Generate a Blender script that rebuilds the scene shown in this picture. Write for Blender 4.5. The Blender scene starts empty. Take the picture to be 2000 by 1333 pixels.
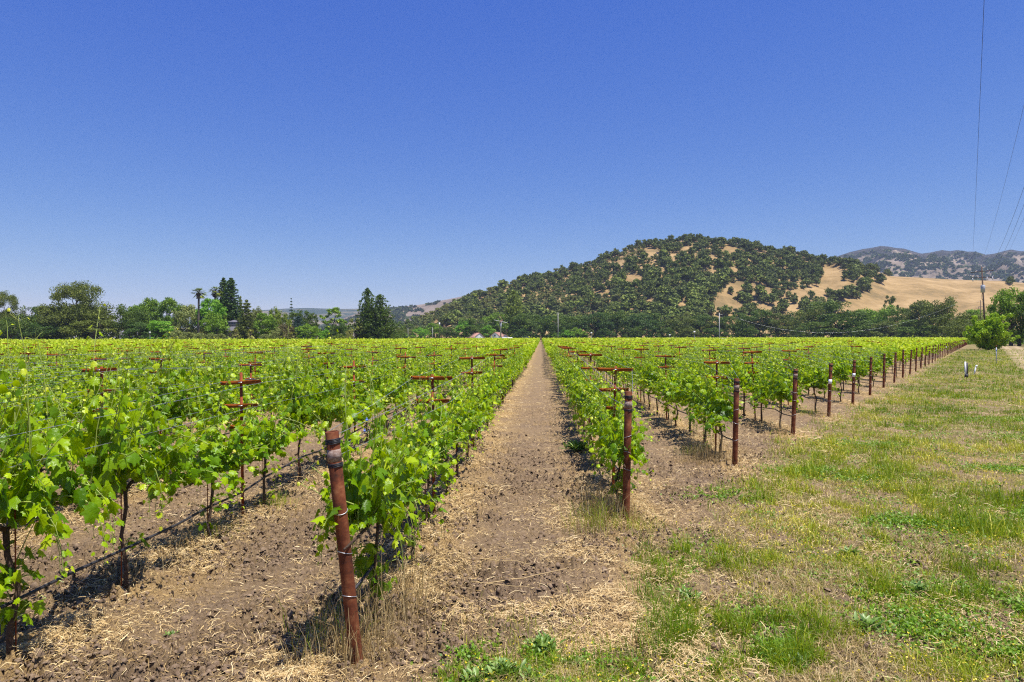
import bpy, math, random
import numpy as np
from mathutils import Matrix, Vector

C = bpy.context.scene.collection
R = math.radians
PI = math.pi

# ------------------------------------------------------------------ camera
H = 2.35                       # eye height (standing on a bank at the field edge)
PSI = R(2.45)                  # the rows run to a point right of the picture's middle
FPX = 1333.0
cam_data = bpy.data.cameras.new("camera")
cam_data.sensor_width = 36.0
cam_data.lens = 36.0 * FPX / 2000.0
cam_data.clip_start = 0.05
cam_data.clip_end = 30000
cam = bpy.data.objects.new("camera", cam_data)
C.objects.link(cam)
cam.matrix_world = (Matrix.Translation((0, 0, H)) @ Matrix.Rotation(PSI, 4, 'Z')
                    @ Matrix.Rotation(R(90 - 0.28), 4, 'X') @ Matrix.Rotation(R(-0.12), 4, 'Z'))
bpy.context.scene.camera = cam

# ------------------------------------------------------------------ sky + sun
SUN_EL, SUN_AZ = R(72), math.atan2(0.90, -0.42)       # azimuth measured from +Y towards +X
world = bpy.data.worlds.new("World")
bpy.context.scene.world = world
world.use_nodes = True
wn, wl = world.node_tree.nodes, world.node_tree.links
wn.clear()
sky = wn.new("ShaderNodeTexSky")
sky.sky_type = 'NISHITA'
sky.sun_disc = False
sky.sun_elevation = SUN_EL
sky.sun_rotation = SUN_AZ
sky.altitude = 300
sky.air_density = 0.75
sky.dust_density = 0.35
sky.ozone_density = 5.0
hs = wn.new("ShaderNodeHueSaturation")
hs.inputs["Hue"].default_value = 0.512
hs.inputs["Saturation"].default_value = 1.12
hs.inputs["Value"].default_value = 1.0
bg = wn.new("ShaderNodeBackground")
bg.inputs["Strength"].default_value = 0.090
wo = wn.new("ShaderNodeOutputWorld")
wl.new(sky.outputs[0], hs.inputs["Color"])
sep = wn.new("ShaderNodeSeparateColor"); com = wn.new("ShaderNodeCombineColor")
wl.new(hs.outputs[0], sep.inputs[0])
for i_, (p_, a_) in enumerate(((1.40, 0.69), (1.00, 0.92), (0.334, 3.06))):   # deep clear blue of a polarised summer sky
    pw = wn.new("ShaderNodeMath"); pw.operation = 'POWER'; pw.inputs[1].default_value = p_
    mu = wn.new("ShaderNodeMath"); mu.operation = 'MULTIPLY'; mu.inputs[1].default_value = a_
    wl.new(sep.outputs[i_], pw.inputs[0]); wl.new(pw.outputs[0], mu.inputs[0]); wl.new(mu.outputs[0], com.inputs[i_])
wl.new(com.outputs[0], bg.inputs["Color"])
wl.new(bg.outputs[0], wo.inputs["Surface"])

sd = bpy.data.lights.new("sun", 'SUN')
sd.energy = 5.0
sd.angle = R(0.53)
sd.color = (1.0, 0.955, 0.88)
sun = bpy.data.objects.new("sun", sd)
C.objects.link(sun)
sdir = Vector((math.sin(SUN_AZ) * math.cos(SUN_EL), math.cos(SUN_AZ) * math.cos(SUN_EL), math.sin(SUN_EL)))
sun.rotation_euler = sdir.to_track_quat('Z', 'Y').to_euler()
sun.location = (0, 0, 60)

vs = bpy.context.scene.view_settings
vs.view_transform = 'Standard'
vs.look = 'None'
vs.exposure = 0.60
vs.gamma = 1.0
vs.use_curve_mapping = False
cy = bpy.context.scene.cycles
cy.filter_width = 1.2
cy.use_denoising = False
cy.use_adaptive_sampling = False
cy.max_bounces = 8
cy.transparent_max_bounces = 8
cy.volume_bounces = 0

# ------------------------------------------------------------------ geometry of the place
def world_xy(px, Z):
    """world x, y of a point seen in picture column px (2000 wide) at depth Z"""
    xc = (px - 1000.0) / FPX * Z
    return xc * math.cos(PSI) - Z * math.sin(PSI), xc * math.sin(PSI) + Z * math.cos(PSI)

def horizon(px):
    return 660.0 - (px - 1057) * 0.0021

def z_at(px, py, Z):
    return H + (horizon(px) - py) / FPX * Z

S_ROW = 2.45
def row_x(k):
    return -1.38 + S_ROW * k
def row_end(k):
    """y of the end post of row k"""
    return 4.87 + 3.9 * k - 0.09 * math.sin(min(max(k, 0), 6) / 6 * PI)
def y_edge(x):
    return 4.87 + 3.9 * (x + 1.38) / S_ROW
def field_far(x, y):
    return np.where(x < -52, y < 231, y < 425)

# ------------------------------------------------------------------ noise
def _h(ix, iy, s):
    n = (ix.astype(np.int64) * 374761393 + iy.astype(np.int64) * 668265263 + s * 1442695041) & 0x7fffffff
    n = ((n ^ (n >> 13)) * 1274126177) & 0x7fffffff
    n = n ^ (n >> 16)
    return (n & 0xffffff) / float(0xffffff)

def vnoise(x, y, s=0):
    x = np.asarray(x, float); y = np.asarray(y, float)
    ix = np.floor(x); iy = np.floor(y)
    fx = x - ix; fy = y - iy
    fx = fx * fx * (3 - 2 * fx); fy = fy * fy * (3 - 2 * fy)
    a = _h(ix, iy, s); b = _h(ix + 1, iy, s); c = _h(ix, iy + 1, s); d = _h(ix + 1, iy + 1, s)
    return (a * (1 - fx) + b * fx) * (1 - fy) + (c * (1 - fx) + d * fx) * fy

def fbm(x, y, s=0, o=4, g=0.5):
    t = 0; a = 1; n = 0
    for i in range(o):
        t = t + a * vnoise(np.asarray(x) * 2 ** i, np.asarray(y) * 2 ** i, s + i * 17)
        n += a; a *= g
    return t / n

def smooth(a, b, x):
    t = np.clip((x - a) / (b - a), 0, 1)
    return t * t * (3 - 2 * t)

# ------------------------------------------------------------------ mesh building
class MB:
    """collects polygons of several sizes and builds ONE mesh"""
    def __init__(self):
        self.v = []; self.n = 0; self.f = {3: [], 4: []}; self.big = []
    def add(self, V, F, var=None, mat=0):
        V = np.asarray(V, float).reshape(-1, 3); F = np.asarray(F, int)
        if len(F) == 0: return
        k = F.shape[1]
        if var is None: var = np.full(len(F), 0.5)
        var = np.broadcast_to(np.asarray(var, float), (len(F),))
        self.v.append(V); self.f[k].append((F + self.n, var, np.full(len(F), mat))); self.n += len(V)
        return self
    def addm(self, V, groups, mat=0):
        """same verts, several polygon sizes: groups = [(F, var)]"""
        V = np.asarray(V, float).reshape(-1, 3)
        self.v.append(V)
        for F, var in groups:
            F = np.asarray(F, int)
            if len(F) == 0: continue
            var = np.broadcast_to(np.asarray(0.5 if var is None else var, float), (len(F),))
            self.f[F.shape[1]].append((F + self.n, var, np.full(len(F), mat)))
        self.n += len(V)
        return self
    def box(self, c, s, rot=None, var=0.5, mat=0):
        c = np.asarray(c, float); s = np.asarray(s, float) / 2
        P = np.array([[x, y, z] for x in (-1, 1) for y in (-1, 1) for z in (-1, 1)], float) * s
        if rot is not None: P = P @ np.asarray(rot).T
        F = [[0, 1, 3, 2], [4, 6, 7, 5], [0, 4, 5, 1], [2, 3, 7, 6], [0, 2, 6, 4], [1, 5, 7, 3]]
        return self.add(P + c, F, var, mat)
    def tube(self, pts, rad, n=6, cap=True, var=0.5, mat=0):
        pts = np.asarray(pts, float); m = len(pts)
        rad = np.broadcast_to(np.asarray(rad, float), (m,))
        t = np.gradient(pts, axis=0)
        t /= np.linalg.norm(t, axis=1)[:, None] + 1e-9
        up = np.array([0, 0, 1.0]) if abs(t[0][2]) < 0.9 else np.array([1.0, 0, 0])
        a = np.cross(t, up); a /= np.linalg.norm(a, axis=1)[:, None] + 1e-9
        b = np.cross(t, a)
        th = np.arange(n) / n * 2 * PI
        V = pts[:, None, :] + rad[:, None, None] * (a[:, None, :] * np.cos(th)[None, :, None] + b[:, None, :] * np.sin(th)[None, :, None])
        V = V.reshape(-1, 3)
        i = np.arange(m - 1)[:, None] * n; j = np.arange(n)[None, :]; j2 = (j + 1) % n
        F = np.stack([i + j, i + j2, i + n + j2, i + n + j], -1).reshape(-1, 4)
        g = [(F, var)]
        if cap:
            V = np.vstack([V, pts[0], pts[-1]])
            jj = np.arange(n)
            T = np.vstack([np.stack([np.full(n, m * n), (jj + 1) % n, jj], -1),
                           np.stack([np.full(n, m * n + 1), (m - 1) * n + jj, (m - 1) * n + (jj + 1) % n], -1)])
            g.append((T, var))
        return self.addm(V, g, mat)
    def mesh(self, name, mats, smooth_shade=False):
        me = bpy.data.meshes.new(name)
        V = np.vstack(self.v)
        me.vertices.add(len(V)); me.vertices.foreach_set("co", V.ravel().astype(np.float32))
        loops = []; tot = []; var = []; mi = []
        for k in (3, 4):
            for F, va, ma in self.f[k]:
                loops.append(F.ravel()); tot.append(np.full(len(F), k)); var.append(va); mi.append(ma)
        loops = np.concatenate(loops); tot = np.concatenate(tot); var = np.concatenate(var); mi = np.concatenate(mi)
        me.loops.add(len(loops)); me.loops.foreach_set("vertex_index", loops.astype(np.int32))
        me.polygons.add(len(tot))
        st = np.concatenate([[0], np.cumsum(tot)[:-1]])
        me.polygons.foreach_set("loop_start", st.astype(np.int32))
        me.polygons.foreach_set("loop_total", tot.astype(np.int32))
        me.polygons.foreach_set("material_index", mi.astype(np.int32))
        if smooth_shade: me.polygons.foreach_set("use_smooth", np.ones(len(tot), bool))
        at = me.attributes.new("var", 'FLOAT', 'FACE')
        at.data.foreach_set("value", var.astype(np.float32))
        me.update(calc_edges=True)
        for m in (mats if isinstance(mats, (list, tuple)) else [mats]): me.materials.append(m)
        return me

def link(name, data, parent=None, loc=None, rotz=None):
    o = bpy.data.objects.new(name, data); C.objects.link(o)
    if parent is not None: o.parent = parent
    if loc is not None: o.location = loc
    if rotz is not None: o.rotation_euler = (0, 0, rotz)
    return o

def tag(o, label=None, cat=None, group=None, kind=None):
    if label: o['label'] = label
    if cat: o['category'] = cat
    if group: o['group'] = group
    if kind: o['kind'] = kind
    return o

def thing(name, label, cat, loc=(0, 0, 0), rotz=0, group=None):
    o = link(name, None, None, loc, rotz)
    return tag(o, label, cat, group)

def rot_frames(tip, nrm):
    """frames with columns (x, tip, normal)"""
    tip = tip / (np.linalg.norm(tip, axis=1)[:, None] + 1e-9)
    x = np.cross(tip, nrm); x /= np.linalg.norm(x, axis=1)[:, None] + 1e-9
    z = np.cross(x, tip)
    return np.stack([x, tip, z], -1)

def scatter(mb, TV, TF, pos, Rm, sc, var, mat=0):
    """instances of a small template merged into the mesh builder"""
    n = len(pos)
    if n == 0: return
    TV = np.asarray(TV, float); TF = np.asarray(TF, int)
    V = np.einsum('nij,mj->nmi', Rm, TV) * np.asarray(sc).reshape(-1, 1, 1) + pos[:, None, :]
    F = TF[None] + (np.arange(n) * len(TV))[:, None, None]
    mb.add(V.reshape(-1, 3), F.reshape(-1, TF.shape[1]), np.repeat(var, len(TF)), mat)

# ------------------------------------------------------------------ materials
def new_mat(name):
    m = bpy.data.materials.new(name); m.use_nodes = True
    nt = m.node_tree; nt.nodes.clear()
    out = nt.nodes.new("ShaderNodeOutputMaterial")
    return m, nt.nodes, nt.links, out

def ramp(N, L, src, stops, interp='LINEAR'):
    r = N.new("ShaderNodeValToRGB"); r.color_ramp.interpolation = interp
    e = r.color_ramp.elements
    while len(e) < len(stops): e.new(0.5)
    for i, (p, c) in enumerate(stops):
        e[i].position = p; e[i].color = (*c, 1)
    L.new(src, r.inputs[0]); return r.outputs[0]

def noise(N, L, scale, detail=4, rough=0.6, coord=None, dim=None):
    t = N.new("ShaderNodeTexNoise"); t.inputs["Scale"].default_value = scale
    t.inputs["Detail"].default_value = detail; t.inputs["Roughness"].default_value = rough
    if coord is None:
        g = N.new("ShaderNodeNewGeometry"); coord = g.outputs["Position"]
    L.new(coord, t.inputs["Vector"]); return t.outputs[0]

def leaf_mat(name, stops, trans=(0.3, 0.45, 0.04), tmix=0.35, rough=0.45, spec=0.5, objvar=0.0, bump=0.0):
    m, N, L, out = new_mat(name)
    a = N.new("ShaderNodeAttribute"); a.attribute_name = "var"
    src = a.outputs["Fac"]
    col = ramp(N, L, src, stops)
    if objvar:
        oi = N.new("ShaderNodeObjectInfo")
        mr = N.new("ShaderNodeMapRange"); mr.inputs[3].default_value = 1 - objvar; mr.inputs[4].default_value = 1 + objvar
        L.new(oi.outputs["Random"], mr.inputs[0])
        mm = N.new("ShaderNodeVectorMath"); mm.operation = 'SCALE'
        L.new(col, mm.inputs[0]); L.new(mr.outputs[0], mm.inputs["Scale"]); col = mm.outputs[0]
    b = N.new("ShaderNodeBsdfPrincipled")
    b.inputs["Roughness"].default_value = rough
    b.inputs["Specular IOR Level"].default_value = spec
    L.new(col, b.inputs["Base Color"])
    if bump:
        bn = noise(N, L, 30, 3, 0.6); bp = N.new("ShaderNodeBump"); bp.inputs["Strength"].default_value = bump; bp.inputs["Distance"].default_value = 0.02
        L.new(bn, bp.inputs["Height"]); L.new(bp.outputs[0], b.inputs["Normal"])
    t = N.new("ShaderNodeBsdfTranslucent")
    hs_ = N.new("ShaderNodeMix"); hs_.data_type = 'RGBA'; hs_.inputs[0].default_value = 0.55
    L.new(col, hs_.inputs[6]); hs_.inputs[7].default_value = (*trans, 1)
    L.new(hs_.outputs[2], t.inputs[0])
    mx = N.new("ShaderNodeMixShader"); mx.inputs[0].default_value = tmix
    L.new(b.outputs[0], mx.inputs[1]); L.new(t.outputs[0], mx.inputs[2]); L.new(mx.outputs[0], out.inputs[0])
    return m

def plain(name, col, rough=0.7, metal=0.0, vary=0.25, scale=8, spec=0.3, bump=0.0):
    m, N, L, out = new_mat(name)
    n = noise(N, L, scale, 5)
    c0 = tuple(x * (1 - vary) for x in col); c1 = tuple(min(1, x * (1 + vary)) for x in col)
    c = ramp(N, L, n, [(0.3, c0), (0.7, c1)])
    b = N.new("ShaderNodeBsdfPrincipled")
    b.inputs["Roughness"].default_value = rough; b.inputs["Metallic"].default_value = metal
    b.inputs["Specular IOR Level"].default_value = spec
    L.new(c, b.inputs["Base Color"])
    if bump:
        bp = N.new("ShaderNodeBump"); bp.inputs["Strength"].default_value = bump; bp.inputs["Distance"].default_value = 0.02
        L.new(n, bp.inputs["Height"]); L.new(bp.outputs[0], b.inputs["Normal"])
    L.new(b.outputs[0], out.inputs[0])
    return m

M = {}
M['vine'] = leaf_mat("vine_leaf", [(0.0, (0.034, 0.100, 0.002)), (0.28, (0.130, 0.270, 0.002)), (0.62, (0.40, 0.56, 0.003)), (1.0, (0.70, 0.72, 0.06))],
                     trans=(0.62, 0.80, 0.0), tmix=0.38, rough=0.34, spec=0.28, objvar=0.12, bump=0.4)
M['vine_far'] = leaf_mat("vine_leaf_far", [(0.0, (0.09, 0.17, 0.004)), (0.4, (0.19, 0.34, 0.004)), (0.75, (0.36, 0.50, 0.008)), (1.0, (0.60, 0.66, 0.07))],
                         trans=(0.62, 0.78, 0.01), tmix=0.38, rough=0.5, spec=0.2)
M['shoot'] = leaf_mat("green_shoot", [(0, (0.22, 0.33, 0.05)), (1, (0.40, 0.45, 0.10))], tmix=0.15)
M['bark'] = plain("vine_bark", (0.085, 0.055, 0.038), 0.95, vary=0.5, scale=40, bump=0.6)
M['treebark'] = plain("tree_bark", (0.12, 0.095, 0.075), 0.95, vary=0.4, scale=3, bump=0.4)
M['wire'] = plain("galvanised_wire", (0.50, 0.52, 0.55), 0.42, 0.75, vary=0.2, scale=60)
M['blackwire'] = plain("black_wire", (0.045, 0.045, 0.05), 0.5, 0.6, vary=0.2, scale=60)
M['hose'] = plain("black_drip_hose", (0.035, 0.033, 0.038), 0.55, vary=0.3, scale=30)
M['blueclip'] = plain("blue_plastic_clip", (0.12, 0.22, 0.65), 0.4, vary=0.1)
M['whiteband'] = plain("white_band", (0.75, 0.75, 0.78), 0.6, vary=0.08, scale=30)
M['woodpole'] = plain("weathered_pole_wood", (0.10, 0.065, 0.05), 0.9, vary=0.3, scale=4)
M['palepole'] = plain("pale_pole", (0.42, 0.40, 0.38), 0.8, vary=0.2, scale=4)
M['greymetal'] = plain("grey_metal", (0.42, 0.44, 0.46), 0.5, 0.3, vary=0.15, scale=3)
M['white'] = plain("white_paint", (0.78, 0.78, 0.77), 0.6, vary=0.06, scale=5)
M['roofgrey'] = plain("grey_shingle", (0.13, 0.125, 0.15), 0.85, vary=0.2, scale=4)
M['wallgrey'] = plain("grey_siding", (0.26, 0.26, 0.29), 0.8, vary=0.1, scale=2)
M['roofred'] = plain("faded_red_roof", (0.38, 0.20, 0.16), 0.85, vary=0.2, scale=2)
M['glass'] = plain("window_glass", (0.05, 0.06, 0.08), 0.1, vary=0.1, scale=1, spec=0.8)
M['cable'] = plain("cable_black", (0.03, 0.03, 0.04), 0.6, vary=0.1)
M['porcelain'] = plain("porcelain", (0.62, 0.62, 0.66), 0.25, vary=0.1)

def rust_mat(name, a, b_, c, scale=18):
    m, N, L, out = new_mat(name)
    tc = N.new("ShaderNodeTexCoord")
    n = noise(N, L, scale, 8, 0.7, tc.outputs["Object"]); n2 = noise(N, L, scale * 0.18, 3, 0.5, tc.outputs["Object"])
    c1 = ramp(N, L, n, [(0.30, a), (0.5, b_), (0.72, c)])
    mx = N.new("ShaderNodeMix"); mx.data_type = 'RGBA'; mx.blend_type = 'MULTIPLY'; mx.inputs[0].default_value = 0.7
    L.new(c1, mx.inputs[6]); L.new(ramp(N, L, n2, [(0.35, (0.6, 0.55, 0.55)), (0.65, (1.15, 1.1, 1.05))]), mx.inputs[7])
    b = N.new("ShaderNodeBsdfPrincipled"); b.inputs["Roughness"].default_value = 0.82
    b.inputs["Specular IOR Level"].default_value = 0.25
    bp = N.new("ShaderNodeBump"); bp.inputs["Strength"].default_value = 0.35; bp.inputs["Distance"].default_value = 0.004
    L.new(n, bp.inputs["Height"]); L.new(bp.outputs[0], b.inputs["Normal"])
    L.new(mx.outputs[2], b.inputs["Base Color"]); L.new(b.outputs[0], out.inputs[0])
    return m
M['rustpipe'] = rust_mat("rusty_pipe", (0.045, 0.018, 0.012), (0.175, 0.050, 0.020), (0.33, 0.14, 0.06), 9)
M['ruststake'] = rust_mat("rusty_stake", (0.14, 0.035, 0.015), (0.27, 0.065, 0.022), (0.38, 0.11, 0.035), 30)
M['rustarm'] = rust_mat("rusty_crossarm", (0.18, 0.045, 0.012), (0.42, 0.115, 0.018), (0.55, 0.19, 0.035), 30)
M['faded'] = rust_mat("worn_white_paint_band", (0.14, 0.06, 0.04), (0.34, 0.25, 0.20), (0.58, 0.51, 0.45), 45)

GS = {  # tree crown colours
 'dark':  [(0, (0.035, 0.067, 0.008)), (0.6, (0.090, 0.148, 0.014)), (1, (0.189, 0.246, 0.027))],
 'deep':  [(0, (0.027, 0.059, 0.010)), (0.6, (0.062, 0.119, 0.017)), (1, (0.134, 0.197, 0.031))],
 'oak':   [(0, (0.054, 0.075, 0.012)), (0.6, (0.125, 0.158, 0.022)), (1, (0.267, 0.284, 0.046))],
 'mid':   [(0, (0.067, 0.138, 0.010)), (0.6, (0.177, 0.297, 0.020)), (1, (0.356, 0.474, 0.041))],
 'lime':  [(0, (0.070, 0.190, 0.010)), (0.6, (0.170, 0.370, 0.020)), (1, (0.300, 0.500, 0.050))],
 'olive': [(0, (0.080, 0.110, 0.015)), (0.6, (0.190, 0.250, 0.025)), (1, (0.330, 0.370, 0.060))],
 'grey':  [(0, (0.124, 0.149, 0.043)), (0.6, (0.247, 0.282, 0.077)), (1, (0.412, 0.423, 0.128))],
 'brown': [(0, (0.098, 0.079, 0.030)), (0.6, (0.182, 0.152, 0.055)), (1, (0.266, 0.224, 0.090))],
 'blue':  [(0, (0.020, 0.050, 0.040)), (0.6, (0.045, 0.090, 0.070)), (1, (0.090, 0.150, 0.115))],
 'yellow':[(0, (0.150, 0.150, 0.030)), (0.6, (0.330, 0.330, 0.070)), (1, (0.520, 0.500, 0.160))],
}
TM = {k: leaf_mat("foliage_" + k, v, trans=(v[1][1][0] * 1.9, v[1][1][1] * 2.0, v[1][1][2]), tmix=0.22, rough=0.6, spec=0.25, objvar=0.12) for k, v in GS.items()}
HILLOAK = leaf_mat("hill_oak", [(0, (0.060, 0.091, 0.013)), (0.5, (0.134, 0.176, 0.026)), (0.8, (0.222, 0.261, 0.041)), (1, (0.349, 0.363, 0.065))],
                   trans=(0.10, 0.16, 0.04), tmix=0.15, rough=0.65, spec=0.2, objvar=0.35)
HILLPALE = leaf_mat("hill_scrub", [(0, (0.085, 0.12, 0.035)), (0.55, (0.16, 0.205, 0.055)), (1, (0.28, 0.32, 0.10))],
                    trans=(0.2, 0.26, 0.06), tmix=0.15, rough=0.65, spec=0.2, objvar=0.3)
HILLYEL = leaf_mat("hill_pale_scrub", [(0, (0.14, 0.16, 0.04)), (0.55, (0.24, 0.26, 0.06)), (1, (0.36, 0.36, 0.11))],
                    trans=(0.3, 0.32, 0.06), tmix=0.15, rough=0.65, spec=0.2, objvar=0.2)

# ---- ground material
def ground_mat():
    m, N, L, out = new_mat("soil_and_grass_ground")
    at = N.new("ShaderNodeAttribute"); at.attribute_name = "grassy"
    st = N.new("ShaderNodeAttribute"); st.attribute_name = "straw"
    n1 = noise(N, L, 17, 9, 0.74); n2 = noise(N, L, 1.3, 4, 0.55); n3 = noise(N, L, 70, 4, 0.7)
    soil = ramp(N, L, n1, [(0.25, (0.074, 0.048, 0.030)), (0.45, (0.167, 0.115, 0.075)), (0.6, (0.251, 0.179, 0.119)), (0.8, (0.364, 0.276, 0.199))])
    strw = ramp(N, L, n3, [(0.3, (0.229, 0.136, 0.058)), (0.55, (0.438, 0.293, 0.125)), (0.75, (0.626, 0.470, 0.229))])
    grs = ramp(N, L, n2, [(0.35, (0.131, 0.148, 0.022)), (0.47, (0.191, 0.165, 0.052)), (0.56, (0.244, 0.174, 0.100)), (0.7, (0.296, 0.209, 0.131))])
    def mix(f, a, b):
        x = N.new("ShaderNodeMix"); x.data_type = 'RGBA'
        L.new(f, x.inputs[0]); L.new(a, x.inputs[6]); L.new(b, x.inputs[7]); return x.outputs[2]
    def math_(op, a, b):
        x = N.new("ShaderNodeMath"); x.operation = op
        for i, v in enumerate((a, b)):
            if isinstance(v, (int, float)): x.inputs[i].default_value = v
            else: L.new(v, x.inputs[i])
        return x.outputs[0]
    n3c = ramp(N, L, math_('ADD', math_('MULTIPLY', n3, 0.6), math_('MULTIPLY', n2, 0.6)), [(0.45, (0, 0, 0)), (0.72, (1, 1, 1))])
    f1 = math_('MULTIPLY', n3c, st.outputs["Fac"])
    c = mix(f1, soil, strw)
    c = mix(at.outputs["Fac"], c, grs)
    b = N.new("ShaderNodeBsdfPrincipled"); b.inputs["Roughness"].default_value = 0.95
    b.inputs["Specular IOR Level"].default_value = 0.1
    bp = N.new("ShaderNodeBump"); bp.inputs["Strength"].default_value = 1.0; bp.inputs["Distance"].default_value = 0.045
    L.new(n1, bp.inputs["Height"])
    bp2 = N.new("ShaderNodeBump"); bp2.inputs["Strength"].default_value = 0.6; bp2.inputs["Distance"].default_value = 0.008
    L.new(n3, bp2.inputs["Height"]); L.new(bp.outputs[0], bp2.inputs["Normal"])
    L.new(bp2.outputs[0], b.inputs["Normal"])
    L.new(c, b.inputs["Base Color"]); L.new(b.outputs[0], out.inputs[0])
    return m

# ------------------------------------------------------------------ ground sheet
def rowdist(x):
    d = (x + 1.38) / S_ROW
    return np.abs(d - np.round(d)) * S_ROW

def grassy_at(x, y):
    """0 inside the vineyard, 1 on the grass margin"""
    d = (y_edge(x) - y) * 0.53                       # metres outside the post line
    n = (fbm(x * 0.55, y * 0.55, 5, 4) - 0.5) * 3.0
    g = smooth(-0.5, 0.9, d - 0.75 + 0.55 * smooth(2, 6, x) + n * 0.45)
    # the mouth of the bare path stays soil
    path = smooth(1.3, 0.7, np.abs(x + 0.05)) * smooth(4.2, 5.4, y)
    left = smooth(-0.6, -1.6, x - 0.1 * y)
    wd = smooth(0.9, 0.35, np.hypot((x + 0.05) / 1.0, (y - 4.6) / 0.8))
    return np.clip(g * (1 - path) * (1 - left) + 0.7 * wd, 0, 1)

def ground_h(x, y):
    r = np.hypot(x, y)
    fade = smooth(40, 15, r)
    g = grassy_at(x, y)
    clod = fbm(x * 5.5, y * 5.5, 11, 5, 0.62)
    clod2 = np.abs(fbm(x * 12, y * 12, 31, 4, 0.6) - 0.5) * 2
    msk = smooth(0.35, 0.6, fbm(x * 0.9, y * 0.9, 41, 3))
    rid = 1 - np.abs(fbm(x * 8.5, y * 8.5, 47, 4, 0.6) - 0.5) * 2
    h = (clod - 0.5) * 0.12 * (0.5 + 0.7 * msk) + (clod2 ** 1.1) * 0.11 * (0.4 + msk) - smooth(.86, .99, rid) * 0.035 * (0.3 + msk)
    berm = np.exp(-(rowdist(x) / 0.42) ** 2) * smooth(-0.5, 0.5, y - y_edge(x)) * 0.045
    return (h * (1 - 0.62 * g) + berm) * fade - 0.02

def build_ground():
    ang_f = np.linspace(R(-47), R(47), 1100)
    ang_b = np.linspace(R(47), R(313), 60)[1:-1]
    ang = np.concatenate([ang_f, ang_b]); na = len(ang)
    r = [0.4]
    while r[-1] < 2.6: r.append(r[-1] * 1.08)
    while r[-1] < 11: r.append(r[-1] * 1.0026)
    while r[-1] < 28: r.append(r[-1] * 1.0048)
    while r[-1] < 6000: r.append(r[-1] * 1.05)
    r = np.array(r); nr = len(r)
    A, RR = np.meshgrid(ang - PSI, r)
    X = np.sin(A) * RR; Y = np.cos(A) * RR
    Z = ground_h(X, Y)
    V = np.stack([X, Y, Z], -1).reshape(-1, 3)
    i = np.arange(nr - 1)[:, None] * na; j = np.arange(na)[None]; j2 = (j + 1) % na
    F = np.stack([i + j, i + na + j, i + na + j2, i + j2], -1).reshape(-1, 4)[:, ::-1]
    V = np.vstack([V, [[0, 0, -0.02]]])
    jj = np.arange(na)
    T = np.stack([np.full(na, len(V) - 1), (jj + 1) % na, jj], -1)
    mb = MB(); mb.addm(V, [(F, None), (T, None)])
    me = mb.mesh("ground", ground_mat(), True)
    x, y = V[:, 0], V[:, 1]
    g = grassy_at(x, y) * 0.93
    straw = np.exp(-(rowdist(x) / 0.55) ** 2) * 0.95 + 0.28
    far = smooth(600, 2000, np.hypot(x, y))
    for nm, d in (("grassy", np.maximum(g, far)), ("straw", straw)):
        a = me.attributes.new(nm, 'FLOAT', 'POINT'); a.data.foreach_set("value", d.astype(np.float32))
    tag(link("ground", me), "clodded brown vineyard soil turning to grass on the right", None, None, 'structure')
build_ground()

# dirt track at the right edge
def build_track():
    mb = MB()
    pts = []
    for Z in np.concatenate([np.linspace(28, 120, 60), np.linspace(125, 330, 30)]):
        xl = 32.6 + (Z - 43.5) * 0.702
        pts.append((xl, Z))
    V = []; nW = 15
    for i, (xc, Z) in enumerate(pts):
        for j in range(nW):
            s = j / (nW - 1)
            X = xc + s * 4.6 + (0.25 * (vnoise(i * 0.7, j * 0.0, 3) - 0.5) if j in (0, nW - 1) else 0)
            wx = X * math.cos(PSI) - Z * math.sin(PSI); wy = X * math.sin(PSI) + Z * math.cos(PSI)
            rut = -0.035 * (math.exp(-((s - 0.25) / 0.1) ** 2) + math.exp(-((s - 0.75) / 0.1) ** 2))
            V.append((wx, wy, 0.055 + rut - (0.06 if j in (0, nW - 1) else 0)))
    F = [[i * nW + j, i * nW + j + 1, (i + 1) * nW + j + 1, (i + 1) * nW + j] for i in range(len(pts) - 1) for j in range(nW - 1)]
    mb.add(V, F, [0.9 if (j in (2, 3, 4, 9, 10, 11)) else 0.35 for i in range(len(pts) - 1) for j in range(nW - 1)])
    m, N, L, out = new_mat("dry_dirt_track")
    a = N.new("ShaderNodeAttribute"); a.attribute_name = "var"
    n = noise(N, L, 2.2, 6, 0.7)
    mth = N.new("ShaderNodeMath"); mth.operation = 'ADD'; L.new(a.outputs["Fac"], mth.inputs[0]); L.new(n, mth.inputs[1])
    c = ramp(N, L, mth.outputs[0], [(0.5, (0.143, 0.136, 0.036)), (0.8, (0.243, 0.183, 0.073)), (1.0, (0.357, 0.258, 0.134))])
    b = N.new("ShaderNodeBsdfPrincipled"); b.inputs["Roughness"].default_value = 0.95; L.new(c, b.inputs["Base Color"]); L.new(b.outputs[0], out.inputs[0])
    tag(link("dirt_track", mb.mesh("dirt_track", m, True)), "pale rutted dirt track along the right edge", None, None, 'structure')
build_track()

# ------------------------------------------------------------------ hills
def interp(px, pts):
    p = np.array(pts, float)
    return np.interp(px, p[:, 0], p[:, 1])

def cam_to_world(xc, zc):
    return xc * math.cos(PSI) - zc * math.sin(PSI), xc * math.sin(PSI) + zc * math.cos(PSI)

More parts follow.
